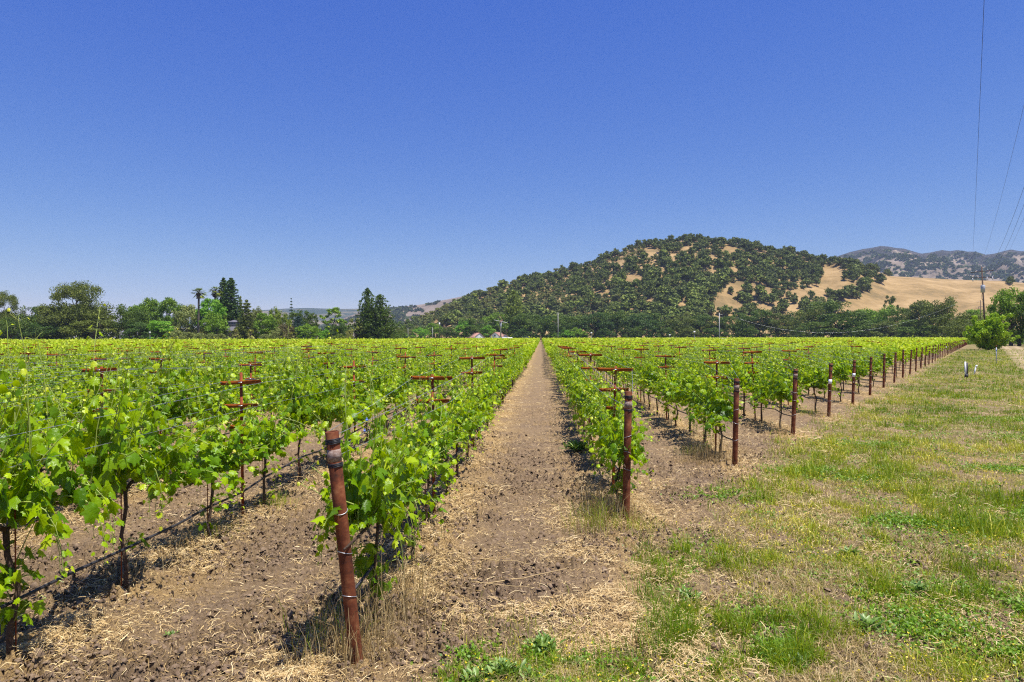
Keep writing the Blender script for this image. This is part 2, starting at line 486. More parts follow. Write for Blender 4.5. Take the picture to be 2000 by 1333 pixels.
class Hill:
    """terrain whose ridge has a given skyline; columns fan out from the viewpoint, depth is real"""
    def __init__(s, sky_pts, d0, d1, d2, cut=0, rough=0.12, seed=1, shape=1.0, wob=60):
        s.sky = sky_pts; s.d0, s.d1, s.d2 = d0, d1, d2; s.cut = cut; s.rough = rough; s.seed = seed; s.shape = shape; s.wob = wob
    def height(s, px, Z):
        px = np.asarray(px, float); Z = np.asarray(Z, float)
        w = (fbm(px / 130.0, px * 0 + 3.3, s.seed, 3) - 0.5) * s.wob
        D1 = s.d1 + w
        top = (horizon(px) - interp(px, s.sky) - s.cut) / FPX * D1 + H
        top = np.maximum(top, 0)
        t = np.clip((Z - s.d0) / (D1 - s.d0), 0, 1)
        up = (t * t * (3 - 2 * t)) ** s.shape
        X = (px - 1000) / FPX * Z
        k = 1.0 / (0.16 * (s.d1 - s.d0))
        und = (fbm(X * k, Z * k * 0.8, s.seed + 7, 5, 0.5) - 0.5) * s.rough * top * 4 * t * (1 - t)
        back = smooth(s.d2, D1, Z)
        dn = np.where(Z > D1, back, 1.0)
        h = top * up * dn + und
        lim = ((horizon(px) - interp(px, s.sky) - s.cut) / FPX - 0.010 * (1 - t)) * Z + H
        h = np.where(Z <= D1, np.minimum(h, lim), h)
        return np.maximum(h, -2) - 1.0 * (1 - t) ** 4
    def build(s, name, x0, x1, mat, label, nx=260, nz=120):
        px = np.linspace(x0, x1, nx); Z = np.concatenate([np.linspace(s.d0, s.d1 + s.wob, nz), np.linspace(s.d1 + s.wob, s.d2, 12)[1:]])
        P, ZZ = np.meshgrid(px, Z)
        hh = s.height(P, ZZ)
        xc = (P - 1000) / FPX * ZZ
        wx, wy = cam_to_world(xc, ZZ)
        V = np.stack([wx, wy, hh], -1).reshape(-1, 3)
        n = nx; m = len(Z)
        i = np.arange(m - 1)[:, None] * n; j = np.arange(n - 1)[None]
        F = np.stack([i + j, i + j + 1, i + n + j + 1, i + n + j], -1).reshape(-1, 4)
        mb = MB(); mb.add(V, F)
        return tag(link(name, mb.mesh(name, mat, True)), label, None, None, 'structure')
    def locate(s, px, py):
        """world points on the slope seen at the given picture places (vectorised search along each column)"""
        px = np.asarray(px, float); py = np.asarray(py, float)
        Zs = np.linspace(s.d0, s.d1 + s.wob * 0.4, 160)
        P, ZZ = np.meshgrid(px, Zs)
        el = horizon(P) - (s.height(P, ZZ) - H) / ZZ * FPX
        hit = el <= py[None, :]
        idx = np.argmax(hit, 0); ok = hit.any(0)
        Z = Zs[idx]
        xc = (px - 1000) / FPX * Z
        wx, wy = cam_to_world(xc, Z)
        return wx, wy, s.height(px, Z), ok, Z

SKY_MAIN = [(700, 664), (760, 654), (780, 645), (815, 622), (850, 607), (900, 585), (950, 567), (1000, 550), (1050, 539), (1100, 525), (1150, 514), (1200, 494),
            (1250, 475), (1300, 468), (1350, 464), (1400, 467), (1450, 472), (1500, 485), (1550, 490), (1600, 506), (1625, 512), (1650, 508), (1680, 514), (1710, 530),
            (1740, 540), (1800, 543), (1850, 546), (1900, 548), (1950, 549), (2000, 553), (2100, 562), (2250, 580)]
SKY_MAIN = [(a, b + (5 if 760 < a < 1610 else 0)) for a, b in SKY_MAIN]
main_hill = Hill(SKY_MAIN, 455, 880, 1180, cut=0, rough=0.22, seed=21, shape=0.85)
def grass_hill_mat(name, lo, mid_, hi, sc, shrub=None, shrub_scale=0.02, shrub_cut=(0.5, 0.56), zband=None):
    m, N, L, out = new_mat(name)
    n1 = noise(N, L, sc, 7, 0.62); n2 = noise(N, L, sc * 9, 5, 0.7)
    ad = N.new("ShaderNodeMath"); ad.operation = 'ADD'
    ml = N.new("ShaderNodeMath"); ml.operation = 'MULTIPLY'; ml.inputs[1].default_value = 0.45
    L.new(n2, ml.inputs[0]); L.new(n1, ad.inputs[0]); L.new(ml.outputs[0], ad.inputs[1])
    c = ramp(N, L, ad.outputs[0], [(0.52, lo), (0.70, mid_), (0.88, hi)])
    if shrub:
        n3 = noise(N, L, shrub_scale, 8, 0.72)
        if zband:
            gg = N.new('ShaderNodeNewGeometry'); sx = N.new('ShaderNodeSeparateXYZ'); L.new(gg.outputs['Position'], sx.inputs[0])
            mr = N.new('ShaderNodeMapRange'); mr.inputs[1].default_value = zband[0]; mr.inputs[2].default_value = zband[1]; mr.inputs[3].default_value = -0.10; mr.inputs[4].default_value = 0.14
            L.new(sx.outputs[2], mr.inputs[0]); a2 = N.new('ShaderNodeMath'); a2.operation = 'ADD'; L.new(n3, a2.inputs[0]); L.new(mr.outputs[0], a2.inputs[1]); n3 = a2.outputs[0]
        f = ramp(N, L, n3, [(shrub_cut[0], (0, 0, 0)), (shrub_cut[1], (1, 1, 1))])
        x = N.new("ShaderNodeMix"); x.data_type = 'RGBA'; L.new(f, x.inputs[0]); L.new(c, x.inputs[6]); x.inputs[7].default_value = (*shrub, 1); c = x.outputs[2]
    b = N.new("ShaderNodeBsdfPrincipled"); b.inputs["Roughness"].default_value = 0.95; b.inputs["Specular IOR Level"].default_value = 0.1
    bp = N.new("ShaderNodeBump"); bp.inputs["Strength"].default_value = 0.8; bp.inputs["Distance"].default_value = 2.0
    L.new(ad.outputs[0], bp.inputs["Height"]); L.new(bp.outputs[0], b.inputs["Normal"])
    L.new(c, b.inputs["Base Color"]); L.new(b.outputs[0], out.inputs[0])
    return m
main_hill.build("hill", 690, 2240, grass_hill_mat("golden_grass_hill", (0.162, 0.119, 0.052), (0.291, 0.194, 0.083), (0.404, 0.276, 0.130), 0.018), "golden dry grass hill under scattered dark oaks", 420, 150)

SKY_R = [(1450, 560), (1560, 530), (1610, 513), (1630, 503), (1660, 493), (1685, 487), (1700, 485), (1720, 481), (1735, 482), (1750, 485), (1765, 486), (1785, 492), (1800, 496), (1815, 494), (1840, 489),
         (1855, 491), (1870, 489), (1890, 492), (1905, 492), (1925, 498), (1942, 496), (1960, 491), (1975, 488), (1990, 491), (2020, 492), (2080, 500), (2200, 520), (2300, 540)]
mount_r = Hill(SKY_R, 1500, 3300, 4300, rough=0.85, seed=51, shape=0.8, wob=500)
mount_r.build("mountain", 1440, 2300, grass_hill_mat("far_mountain_slope", (0.11, 0.085, 0.06), (0.22, 0.17, 0.12), (0.33, 0.26, 0.19), 0.010,
              shrub=(0.032, 0.030, 0.024), shrub_scale=0.012, shrub_cut=(0.47, 0.53), zband=(230, 380)), "distant rocky mountain ridge behind the golden hill", 420, 160)
SKY_L1 = [(380, 616), (430, 610), (500, 607), (560, 603), (600, 602), (660, 604), (720, 603), (760, 600), (800, 600), (840, 598), (900, 596), (1000, 600), (1100, 610)]
hill_l1 = Hill(SKY_L1, 2500, 4200, 5000, rough=0.3, seed=61, wob=300)
hill_l1.build("far_hills", 250, 1120, grass_hill_mat("wooded_far_hill", (0.10, 0.085, 0.05), (0.17, 0.14, 0.08), (0.28, 0.22, 0.13), 0.004,
              shrub=(0.028, 0.047, 0.028), shrub_scale=0.003, shrub_cut=(0.42, 0.50)), "blue wooded hills far beyond the trees", 200, 60)
SKY_L2 = [(500, 664), (600, 650), (650, 630), (690, 615), (720, 608), (760, 602), (800, 598), (825, 595), (860, 588), (900, 580), (960, 575), (1040, 575), (1150, 600)]
hill_l2 = Hill(SKY_L2, 1300, 2300, 2900, rough=0.3, seed=71, wob=150)
hill_l2.build("bare_hill", 480, 1160, grass_hill_mat("dry_bare_hill", (0.119, 0.094, 0.068), (0.189, 0.144, 0.106), (0.259, 0.202, 0.153), 0.008), "bare tan hill dotted with bushes in the distance", 200, 80)

# ------------------------------------------------------------------ foliage card crowns
QUAD = np.array([[-0.5, -0.5, 0], [0.5, -0.5, 0], [0.5, 0.5, 0.0], [-0.5, 0.5, 0]])
LEAFQ = np.array([[-0.42, 0, 0.05], [0, -0.62, 0], [0.42, 0.02, 0.08], [0, 0.62, -0.05]])

def rnd_dirs(rng, n):
    v = rng.normal(size=(n, 3)); return v / np.linalg.norm(v, axis=1)[:, None]

def cards(mb, rng, centers, rad, per, size, flat=0.75, var0=0.5, spread=0.28, mat=0, upbias=0.35):
    """leaf clumps: leaf-sized faces spread on and in lumpy balls round the centres"""
    nC = len(centers)
    rad = np.broadcast_to(np.asarray(rad, float), (nC,))
    base = np.clip(var0 + rng.normal(0, 0.10, nC), 0, 1)
    idx = np.repeat(np.arange(nC), per)
    d = rnd_dirs(rng, len(idx))
    d[:, 2] = np.where(rng.random(len(idx)) < upbias, np.abs(d[:, 2]), d[:, 2])
    rr = rng.random(len(idx)) ** 0.45
    p = centers[idx] + d * (rad[idx] * rr)[:, None] * np.array([1, 1, flat])
    nrm = d + rng.normal(0, 0.42, d.shape); nrm[:, 2] += 0.15
    tip = rnd_dirs(rng, len(idx))
    Rm = rot_frames(tip, nrm)
    v = np.clip(base[idx] + rng.normal(0, spread * 0.5, len(idx)), 0, 1)
    scatter(mb, LEAFQ, [[0, 1, 2, 3]], p, Rm, size * rng.uniform(0.7, 1.4, len(idx)), v, mat)

def limb(mb, rng, p0, p1, r0, r1, n=6, wob=0.08, mat=0, sides=6):
    t = np.linspace(0, 1, n)[:, None]
    P = p0 * (1 - t) + p1 * t
    L = np.linalg.norm(p1 - p0)
    P[1:-1] += rng.normal(0, wob * L / n * 1.6, (n - 2, 3))
    mb.tube(P, np.linspace(r0, r1, n), sides, mat=mat)
    return P

def crown_oak(seed, h=12, w=13, nC=70, per=75, leaf=0.34, open_=0.0, low=0.22, lean=0.0):
    """broad evergreen oak: lumpy domes on spreading limbs. returns trunk, crown builders"""
    rng = np.random.default_rng(seed)
    tb, cb = MB(), MB()
    k = 7 + int(3 * rng.random())
    lobes = []
    for i in range(k):
        a = i / k * 2 * PI + rng.uniform(-.3, .3); rr = rng.uniform(0.45, 0.85) * (0 if i == 0 else 1)
        lobes.append((math.cos(a) * rr * w * .33 + lean * w, math.sin(a) * rr * w * .33, h * rng.uniform(0.40, 0.78), w * rng.uniform(0.14, 0.25)))
    lobes.append((lean * w, 0, h * 0.80, w * 0.2))
    lobes = np.array(lobes)
    li = rng.integers(0, len(lobes), nC)
    d = rnd_dirs(rng, nC); d[:, 2] = np.abs(d[:, 2]) * 0.9 - 0.25
    cen = lobes[li, :3] + d * lobes[li, 3:4] * np.array([1, 1, 0.72])
    cen[:, 2] = np.clip(cen[:, 2], h * low, h * 0.93)
    cr = w * rng.uniform(0.07, 0.125, nC) * (1 - 0.35 * open_)
    cards(cb, rng, cen, cr, per, leaf)
    if low < 0.3:     # skirts reaching down
        n2 = nC // 3
        a = rng.uniform(0, 2 * PI, n2)
        c2 = np.stack([np.cos(a) * w * .40, np.sin(a) * w * .40, rng.uniform(low * .5, 0.42, n2) * h], -1)
        cards(cb, rng, c2, w * 0.085, per, leaf, var0=0.45)
    tr = h * 0.034
    limb(tb, rng, np.array([0, 0, -0.3]), np.array([rng.normal(0, .3), rng.normal(0, .3), h * 0.3]), tr * 1.25, tr * 0.8)
    for l in lobes[:8]:
        e = np.array([l[0] * 0.9, l[1] * 0.9, l[2]])
        limb(tb, rng, np.array([0, 0, h * 0.26]), e, tr * 0.55, tr * 0.12, 7, 0.25)
    return tb, cb

def crown_round(seed, h=10, w=9, nC=60, per=80, leaf=0.3, top=0.55, pointy=0.0, low=0.12, clump=0.12):
    rng = np.random.default_rng(seed); tb, cb = MB(), MB()
    d = rnd_dirs(rng, nC) * (rng.random(nC) ** 0.28)[:, None]
    z = (d[:, 2] * 0.5 + 0.5) * (0.95 - low) + low
    prof = np.sqrt(np.clip(1 - ((z - (0.42)) / 0.60) ** 2, 0.04, 1)) * (1 - pointy * np.clip(z - 0.35, 0, 1) * 1.1)
    cen = np.stack([d[:, 0] * w * 0.46 * prof, d[:, 1] * w * 0.46 * prof, z * h * 0.95], -1)
    bump = rng.uniform(0.85, 1.12, nC); cen[:, :2] *= bump[:, None]
    cards(cb, rng, cen, w * clump * rng.uniform(0.7, 1.2, nC), per, leaf)
    tr = h * 0.022
    for i in range(3):
        e = cen[rng.integers(0, nC)] * np.array([.5, .5, .9])
        limb(tb, rng, np.array([0, 0, -0.3]), e, tr, tr * 0.25, 7, 0.1)
    return tb, cb

def crown_conifer(seed, h=20, w=8, leaf=0.35, layers=26, low=0.06, droop=0.25, tight=1.0, var0=0.45):
    rng = np.random.default_rng(seed); tb, cb = MB(), MB()
    limb(tb, rng, np.array([0, 0, -.3]), np.array([0, 0, h * 0.97]), h * 0.022, h * 0.004, 8, 0.01)
    cen = []; cr = []
    for i in range(layers):
        t = i / (layers - 1); z = h * (low + (0.98 - low) * t)
        R_ = w * 0.5 * (1 - t) ** (0.75 * tight) * rng.uniform(0.8, 1.12) + 0.12
        nb = int(5 + 9 * (1 - t))
        for b in range(nb):
            a = b / nb * 2 * PI + rng.uniform(-.4, .4) + i * 1.7
            rr = R_ * rng.uniform(0.75, 1.1)
            for q in np.linspace(0.35, 1.0, 2 + int(3 * (1 - t))):
                cen.append((math.cos(a) * rr * q, math.sin(a) * rr * q, z - droop * rr * q * q + rng.normal(0, 0.1)))
                cr.append(0.085 * w * (1.25 - 0.5 * q) * (1 - 0.55 * t) + 0.16)
    cen = np.array(cen); cr = np.array(cr)
    per = max(11, int(12000 / len(cen)))
    cards(cb, rng, cen, cr, per, leaf, flat=0.55, var0=var0)
    return tb, cb

def crown_spire(seed, h=14, w=4.5):
    """sparse narrow conifer with separate tiers"""
    rng = np.random.default_rng(seed); tb, cb = MB(), MB()
    limb(tb, rng, np.array([0, 0, -.3]), np.array([0, 0, h * 0.99]), h * 0.02, h * 0.003, 8, 0.01)
    cen = []
    for i in range(15):
        t = i / 14; z = h * (0.12 + 0.86 * t); R_ = w * 0.5 * (1 - t) ** 0.9 + 0.12
        for b in range(7):
            a = b / 7 * 2 * PI + i
            for q in (0.4, 0.75, 1.0): cen.append((math.cos(a) * R_ * q, math.sin(a) * R_ * q, z - 0.12 * R_ * q))
    cards(cb, rng, np.array(cen), 0.2, 9, 0.24, flat=0.4)
    return tb, cb

def crown_palm(seed, h=18, w=4.2):
    rng = np.random.default_rng(seed); tb, cb = MB(), MB()
    P = np.array([[0, 0, -.3], [0.05, 0, h * .3], [0.0, 0.05, h * .6], [-0.1, 0, h * 0.9]])
    tb.tube(P, [0.36, 0.28, 0.25, 0.24], 8)
    top = P[-1]
    for i in range(46):
        el = rng.uniform(-0.9, 1.35); a = rng.uniform(0, 2 * PI)
        dirv = np.array([math.cos(a) * math.cos(el), math.sin(a) * math.cos(el), math.sin(el)])
        L_ = w * 0.27 * rng.uniform(0.85, 1.1); c = top + dirv * L_
        side = np.cross(dirv, [0, 0, 1.0]); side /= np.linalg.norm(side) + 1e-6
        nb = 9                                                       # fan of blades
        for b in range(nb):
            f = (b / (nb - 1) - 0.5) * 2.2
            bd = dirv * math.cos(f) + side * math.sin(f); bd = bd / np.linalg.norm(bd)
            e = c + bd * w * 0.25 + np.array([0, 0, -0.16 * w * 0.6])
            pw = np.cross(bd, [0, 0, 1.0]) * 0.13
            cb.add([c - pw, c + pw, e], [[0, 1, 2]], 0.25 + 0.5 * rng.random() + (0.3 if el < -0.3 else 0))
        tb.tube([top, c], 0.03, 4, False)
    nC = 26                                                           # dead skirt hanging under the head
    a = rng.uniform(0, 2 * PI, nC); z = rng.uniform(h * 0.80, h * 0.9, nC)
    cards(tb, rng, np.stack([np.cos(a) * .35, np.sin(a) * .35, z], -1), 0.35, 14, 0.25)
    return tb, cb

def crown_tiers(seed, h=5.5, w=8):
    """small maple with flat layered sprays"""
    rng = np.random.default_rng(seed); tb, cb = MB(), MB()
    cen = []
    for t in rng.uniform(0.25, 0.92, 9):
        R_ = w * 0.5 * (1.1 - 0.7 * t)
        for k in range(9):
            a = rng.uniform(0, 2 * PI); q = math.sqrt(rng.random())
            cen.append((math.cos(a) * R_ * q, math.sin(a) * R_ * q, h * t + rng.normal(0, .08)))
    cards(cb, rng, np.array(cen), rng.uniform(.5, 1.1, len(cen)), 62, 0.24, flat=0.38, var0=0.6)
    limb(tb, rng, np.array([0, 0, -.2]), np.array([0.2, 0, h * .7]), 0.14, 0.05)
    return tb, cb

PROTO = {}
def proto(key, fn, h, w, **kw):
    tb, cb = fn(h=h, w=w, **kw)
    V = np.vstack(cb.v)
    hx = np.percentile(V[:, 2], 99.7); wx_ = (np.percentile(V[:, 0], 99) - np.percentile(V[:, 0], 1) + np.percentile(V[:, 1], 99) - np.percentile(V[:, 1], 1)) / 2
    PROTO[key] = (tb.mesh("trunk_" + key, M['treebark'], True), cb.mesh("crown_" + key, TM['dark']), hx, wx_)

proto('oak_a', crown_oak, 13, 14, seed=1)
proto('oak_b', crown_oak, 12, 15, seed=2)
proto('oak_c', crown_oak, 12, 13, seed=3)
proto('oak_open', crown_oak, 19, 24, seed=5, nC=240, per=84, leaf=0.34, open_=0.6, low=0.25)
proto('oak_small', crown_oak, 11, 9, seed=8, nC=34, per=60, leaf=0.30, open_=1.0, low=0.4)
proto('round_a', crown_round, 10, 9, seed=11)
proto('round_b', crown_round, 10, 9, seed=12, pointy=0.4)
proto('round_c', crown_round, 12, 9, seed=13, nC=80, clump=0.10)
proto('willow', crown_round, 12, 12, seed=14, nC=90, clump=0.10, pointy=0.2, leaf=0.33)
proto('bush_a', crown_round, 4, 6, seed=15, nC=34, per=70, leaf=0.25, low=0.05, clump=0.15)
proto('bush_b', crown_round, 4, 5, seed=16, nC=30, per=70, leaf=0.22, low=0.05, clump=0.15)
proto('redwood', crown_conifer, 22, 9, seed=21, tight=0.8, layers=42)
proto('redwood_b', crown_conifer, 22, 8, seed=22, droop=0.35, tight=0.75, layers=42)
proto('cedar', crown_conifer, 14, 12, seed=23, layers=15, droop=0.05, leaf=0.36)
proto('pyramid', crown_conifer, 16, 11, seed=24, tight=0.72, droop=-0.3, layers=30, leaf=0.36, low=0.03)
proto('pyramid_b', crown_conifer, 16, 10, seed=25, tight=0.62, droop=-0.3, layers=30, leaf=0.36, low=0.03)
proto('spire', crown_spire, 14, 4.5, seed=26)
proto('palm', crown_palm, 18, 4.4, seed=31)
proto('palm_b', crown_palm, 18, 4.4, seed=32)
proto('low_palm', crown_palm, 3.5, 5.0, seed=33)
proto('tiers', crown_tiers, 5.5, 8, seed=34)

HGT_OVER = {}
def tree(kind, px, top, wpx, Z, colr, label, cat='tree', name=None, base=0.0, group=None, rz=None):
    tm, cm, h0, w0 = PROTO[kind]
    x, y = world_xy(px, Z)
    h = z_at(px, top, Z) - base; w = wpx / FPX * Z
    nm = name or {'palm': 'palm_tree', 'palm_b': 'palm_tree', 'low_palm': 'low_palm', 'redwood': 'redwood_tree', 'redwood_b': 'redwood_tree', 'cedar': 'cedar_tree',
                  'pyramid': 'conifer_tree', 'pyramid_b': 'conifer_tree', 'spire': 'conifer_tree', 'tiers': 'maple_tree', 'bush_a': 'bush', 'bush_b': 'bush'}.get(kind, 'oak_tree' if kind.startswith('oak') else 'broadleaf_tree')
    if nm == 'bush': cat = 'bush'
    t = thing(nm, label, cat, (x, y, base), 0, group)
    t.rotation_euler = (0, 0, rz if rz is not None else (px * 1.37) % 6.28)
    t.scale = (w / w0, w / w0, h / h0)
    a = link("trunk", tm, t)
    b = link("crown", cm, t)
    b.material_slots[0].link = 'OBJECT'; b.material_slots[0].material = TM[colr]
    return t

# ---- left treeline (photo columns), behind the left field edge
T = tree
T('oak_open', 12, 572, 66, 246, 'oak', "tall open oak at the left edge of the photo", rz=1.0)
T('oak_a', 62, 598, 90, 250, 'dark', "dark dome-shaped oak left of the biggest oak")
T('willow', 100, 606, 70, 262, 'mid', "mid green tree peeping over the dark trees left of the biggest oak")
T('oak_b', 25, 622, 80, 240, 'dark', "low dark oak under the tall oak at the left edge")
T('oak_open', 162, 553, 122, 247, 'oak', "biggest oak of the left treeline with sky showing through its crown", rz=0.3)
T('oak_c', 124, 592, 86, 244, 'oak', "grey green oak crown on the left flank of the biggest oak")
T('oak_a', 182, 612, 100, 241, 'oak', "low spreading grey green oak below the biggest oak")
T('oak_b', 85, 632, 90, 239, 'deep', "lowest dark tree between the field and the oaks on the left")
T('oak_b', 250, 597, 72, 245, 'dark', "rounded dark oak just right of the biggest oak")
T('willow', 293, 584, 62, 258, 'mid', "tall feathery green tree in the middle of the left treeline")
T('willow', 333, 583, 62, 256, 'mid', "feathery green tree with a notched top left of the palms")
T('round_c', 268, 597, 50, 262, 'mid', "light green tree behind the rounded dark oak")
T('willow', 368, 597, 62, 250, 'grey', "grey green willow behind the tall palm trunk")
T('oak_c', 275, 630, 60, 240, 'deep', "dark low tree left of the lime green maple")
T('tiers', 312, 627, 52, 236, 'lime', "lime green maple with flat layered branches")
T('round_b', 318, 640, 50, 238, 'dark', "dark shrub mass under the lime green maple", cat='tree')
T('palm', 388, 562, 30, 240, 'olive', "taller palm on the left, in front of the treeline")
T('palm_b', 420, 559, 28, 262, 'olive', "right palm with yellower fronds rising behind the lime tree")
T('round_c', 412, 584, 56, 252, 'lime', "bright lime green tree between the two palms and the redwoods")
T('round_a', 418, 610, 52, 243, 'mid', "green rounded tree in front of the bright lime tree")
T('redwood', 437, 545, 46, 266, 'deep', "left peak of the pair of dark redwoods")
T('redwood_b', 452, 545, 50, 262, 'deep', "right peak of the pair of dark redwoods")
T('cedar', 482, 587, 52, 246, 'oak', "brownish green cedar with level branches right of the grey house")
T('cedar', 470, 580, 26, 268, 'grey', "thin grey conifer behind the cedar")
T('round_a', 502, 601, 34, 262, 'grey', "grey green round tree behind the cedar")
T('round_c', 518, 612, 44, 243, 'mid', "deep green rounded tree right of the cedar")
T('round_a', 535, 601, 30, 256, 'olive', "olive green dome tree, taller of the olive pair")
T('round_a', 551, 609, 38, 247, 'olive', "yellow olive tree below the taller olive dome")
T('spire', 569, 583, 15, 262, 'deep', "thin dark conifer spire standing over the treeline")
T('pyramid', 583, 618, 34, 244, 'blue', "blue green spruce right of the olive trees")
T('oak_c', 592, 607, 46, 262, 'dark', "dark oak behind the blue green spruce")
T('oak_small', 612, 612, 22, 260, 'dark', "small dark tree at the right end of the dark oak")
T('bush_a', 556, 633, 40, 240, 'brown', "brown twiggy bush below the olive trees")
T('round_a', 602, 634, 46, 238, 'mid', "light green rounded shrub tree right of the brown bush")
T('round_b', 636, 643, 26, 236, 'lime', "bright lime shrub at the edge of the left field")
T('oak_small', 655, 601, 50, 262, 'mid', "open tree with pale gaps left of the dark pyramid conifers")
T('oak_b', 660, 632, 56, 242, 'deep', "low dark tree between the lime shrub and the pyramid conifers")
T('pyramid', 718, 564, 44, 246, 'dark', "taller of the two dense pyramid conifers")
T('pyramid_b', 742, 577, 58, 244, 'dark', "shorter broader pyramid conifer of the dense pair")
T('oak_small', 695, 622, 34, 244, 'grey', "grey green tree at the left foot of the pyramid conifers")
T('bush_b', 682, 645, 16, 236, 'yellow', "pale flowering bush left of the pyramid conifers")
T('bush_a', 660, 652, 24, 236, 'olive', "low olive bush beside the lime shrub")
T('low_palm', 460, 641, 16, 240, 'yellow', "yellowish low palm in front of the grey house")
T('low_palm', 449, 643, 12, 237, 'olive', "small olive palm left of the one before the house")
T('low_palm', 491, 642, 16, 238, 'yellow', "yellowish low palm right of the grey house")
T('low_palm', 574, 648, 20, 236, 'yellow', "low spiky palm beside the brown bush")
T('bush_a', 395, 638, 36, 243, 'yellow', "pale yellow flowering bush right of the palm trunk")
T('low_palm', 440, 612, 12, 246, 'olive', "short olive palm at the house's left corner")
for i, (px_, tp, w_) in enumerate([(343, 646, 30), (368, 649, 28), (392, 651, 26), (414, 652, 24), (432, 652, 20), (520, 653, 24)]):
    T('bush_b', px_, tp, w_, 234, 'grey', ["grey green bush right below the lime green maple", "second grey green bush of the low row, left of the palm trunk", "grey green bush at the foot of the tall palm",
      "fourth grey green bush of the low row, right of the palm trunk", "smaller grey green bush left of the grey house", "low grey bush below the deep green rounded tree"][i], name='bush', group="grey green bushes along the left field edge")
T('round_b', 541, 640, 30, 238, 'grey', "greyish shrub left of the brown bush", cat='tree')

# ---- middle treeline, behind the far end of the rows
rngT = np.random.default_rng(77)
T('oak_b', 786, 640, 44, 430, 'oak', "small olive green tree at the left foot of the wooded hill")
T('round_a', 822, 641, 30, 425, 'lime', "lime green round bush left of the thin poles")
T('bush_a', 795, 652, 36, 424, 'mid', "low green hedge bush at the foot of the hill")
T('round_c', 848, 632, 34, 432, 'mid', "pale green small tree behind the pole with a white box")
T('round_c', 907, 627, 38, 428, 'lime', "bright green tree left of the low white barn")
T('round_a', 951, 636, 34, 424, 'lime', "round bright green tree hiding the white barn's left side")
T('pyramid', 1003, 569, 46, 436, 'olive', "tall broad conifer rising in front of the hill", rz=0.4)
T('oak_a', 872, 640, 36, 430, 'dark', "dark tree between the pole and the bright green tree")
mids = [(930, 622, 50, 'dark'), (975, 612, 60, 'mid'), (1030, 612, 60, 'dark'), (1060, 618, 50, 'deep'), (1092, 614, 60, 'dark'), (1130, 618, 56, 'dark'), (1165, 612, 66, 'deep'),
        (1205, 608, 66, 'dark'), (1250, 614, 62, 'deep'), (1292, 612, 66, 'dark'), (1330, 618, 56, 'oak'), (1368, 616, 56, 'dark'), (1405, 620, 52, 'oak'), (1440, 612, 60, 'dark'),
        (1482, 605, 66, 'dark'), (1520, 612, 56, 'oak'), (1552, 610, 60, 'deep')]
ords = ["first", "second", "third", "fourth", "fifth", "sixth", "seventh", "eighth", "ninth", "tenth", "eleventh", "twelfth", "thirteenth", "fourteenth", "fifteenth", "sixteenth", "seventeenth", "eighteenth", "nineteenth", "twentieth"]
for i, (px_, tp, w_, c_) in enumerate(mids):
    T(['oak_a', 'oak_b', 'oak_c'][i % 3], px_, tp, w_ * 1.15, 428 + (i * 7) % 13, c_, "%s dark oak from the left in the band behind the far rows" % ords[i], group="dark oaks at the foot of the hill")
for i, (px_, tp, w_) in enumerate([(1105, 644, 34), (1080, 650, 26), (1128, 641, 36)]):
    T('round_a', px_, tp, w_, 422, 'mid' if i else 'lime', ["lime shrub tree just right of the path's far end", "low shrub tree at the path's far end, left of the tall thin pole", "green shrub tree right of the tall thin pole"][i])
for i, (px_, tp, w_, c_) in enumerate([(1345, 640, 40, 'oak'), (1240, 640, 40, 'dark'), (1460, 638, 40, 'dark'), (1180, 642, 36, 'deep'), (1300, 640, 36, 'dark'), (1395, 640, 44, 'dark'), (1020, 642, 40, 'deep')]):
    T('round_a', px_, tp, w_, 421, c_, "lower dark tree in front of the oak band, %s of seven from the left" % ords[[4, 2, 6, 1, 3, 5, 0][i]], cat='tree')
# right treeline, big oaks
rts = [(1590, 600, 76, 'oak', 400), (1640, 589, 96, 'dark', 380), (1690, 604, 70, 'mid', 400), (1728, 598, 66, 'mid', 390), (1765, 603, 60, 'dark', 380), (1805, 588, 80, 'oak', 350),
       (1842, 583, 80, 'oak', 330), (1600, 630, 90, 'dark', 375), (1680, 630, 90, 'dark', 372), (1740, 628, 80, 'oak', 360), (1800, 625, 90, 'dark', 335), (1868, 612, 84, 'oak', 260),
       (1880, 632, 60, 'oak', 225), (1900, 605, 60, 'mid', 330)]
for i, (px_, tp, w_, c_, Z_) in enumerate(rts):
    T(['oak_b', 'oak_a', 'oak_c'][i % 3], px_, tp, w_, Z_, c_,
      ["olive green oak at the left of the right-hand oak band", "largest dark dome oak of the right-hand band", "green tree right of the largest dark dome oak", "pale green tree below the golden slope, middle of the right band",
       "dark oak under the small bare tree", "broad oak left of the twin-topped oak", "tallest oak of the right band near the utility pole", "dark oak low in front of the olive green oak", "low dark oak in front of the green tree",
       "low oak in front of the pale green tree", "low dark oak in front of the broad oak", "sprawling oak just left of the yellow-green bush", "low oak foliage at the far end of the post line", "green tree behind the distant utility pole"][i])
T('oak_small', 1738, 578, 32, 440, 'oak', "thin half-bare tree silhouetted against the golden hill")
T('oak_c', 1974, 564, 78, 172, 'mid', "big dense tree at the right edge of the photo")
T('round_a', 2012, 572, 70, 168, 'dark', "dark tree cut by the right edge of the photo")
T('oak_b', 1990, 625, 90, 176, 'deep', "dark undergrowth tree beneath the big tree at the right edge")
T('oak_small', 1948, 588, 30, 210, 'oak', "greyish tree left of the big tree at the right edge")

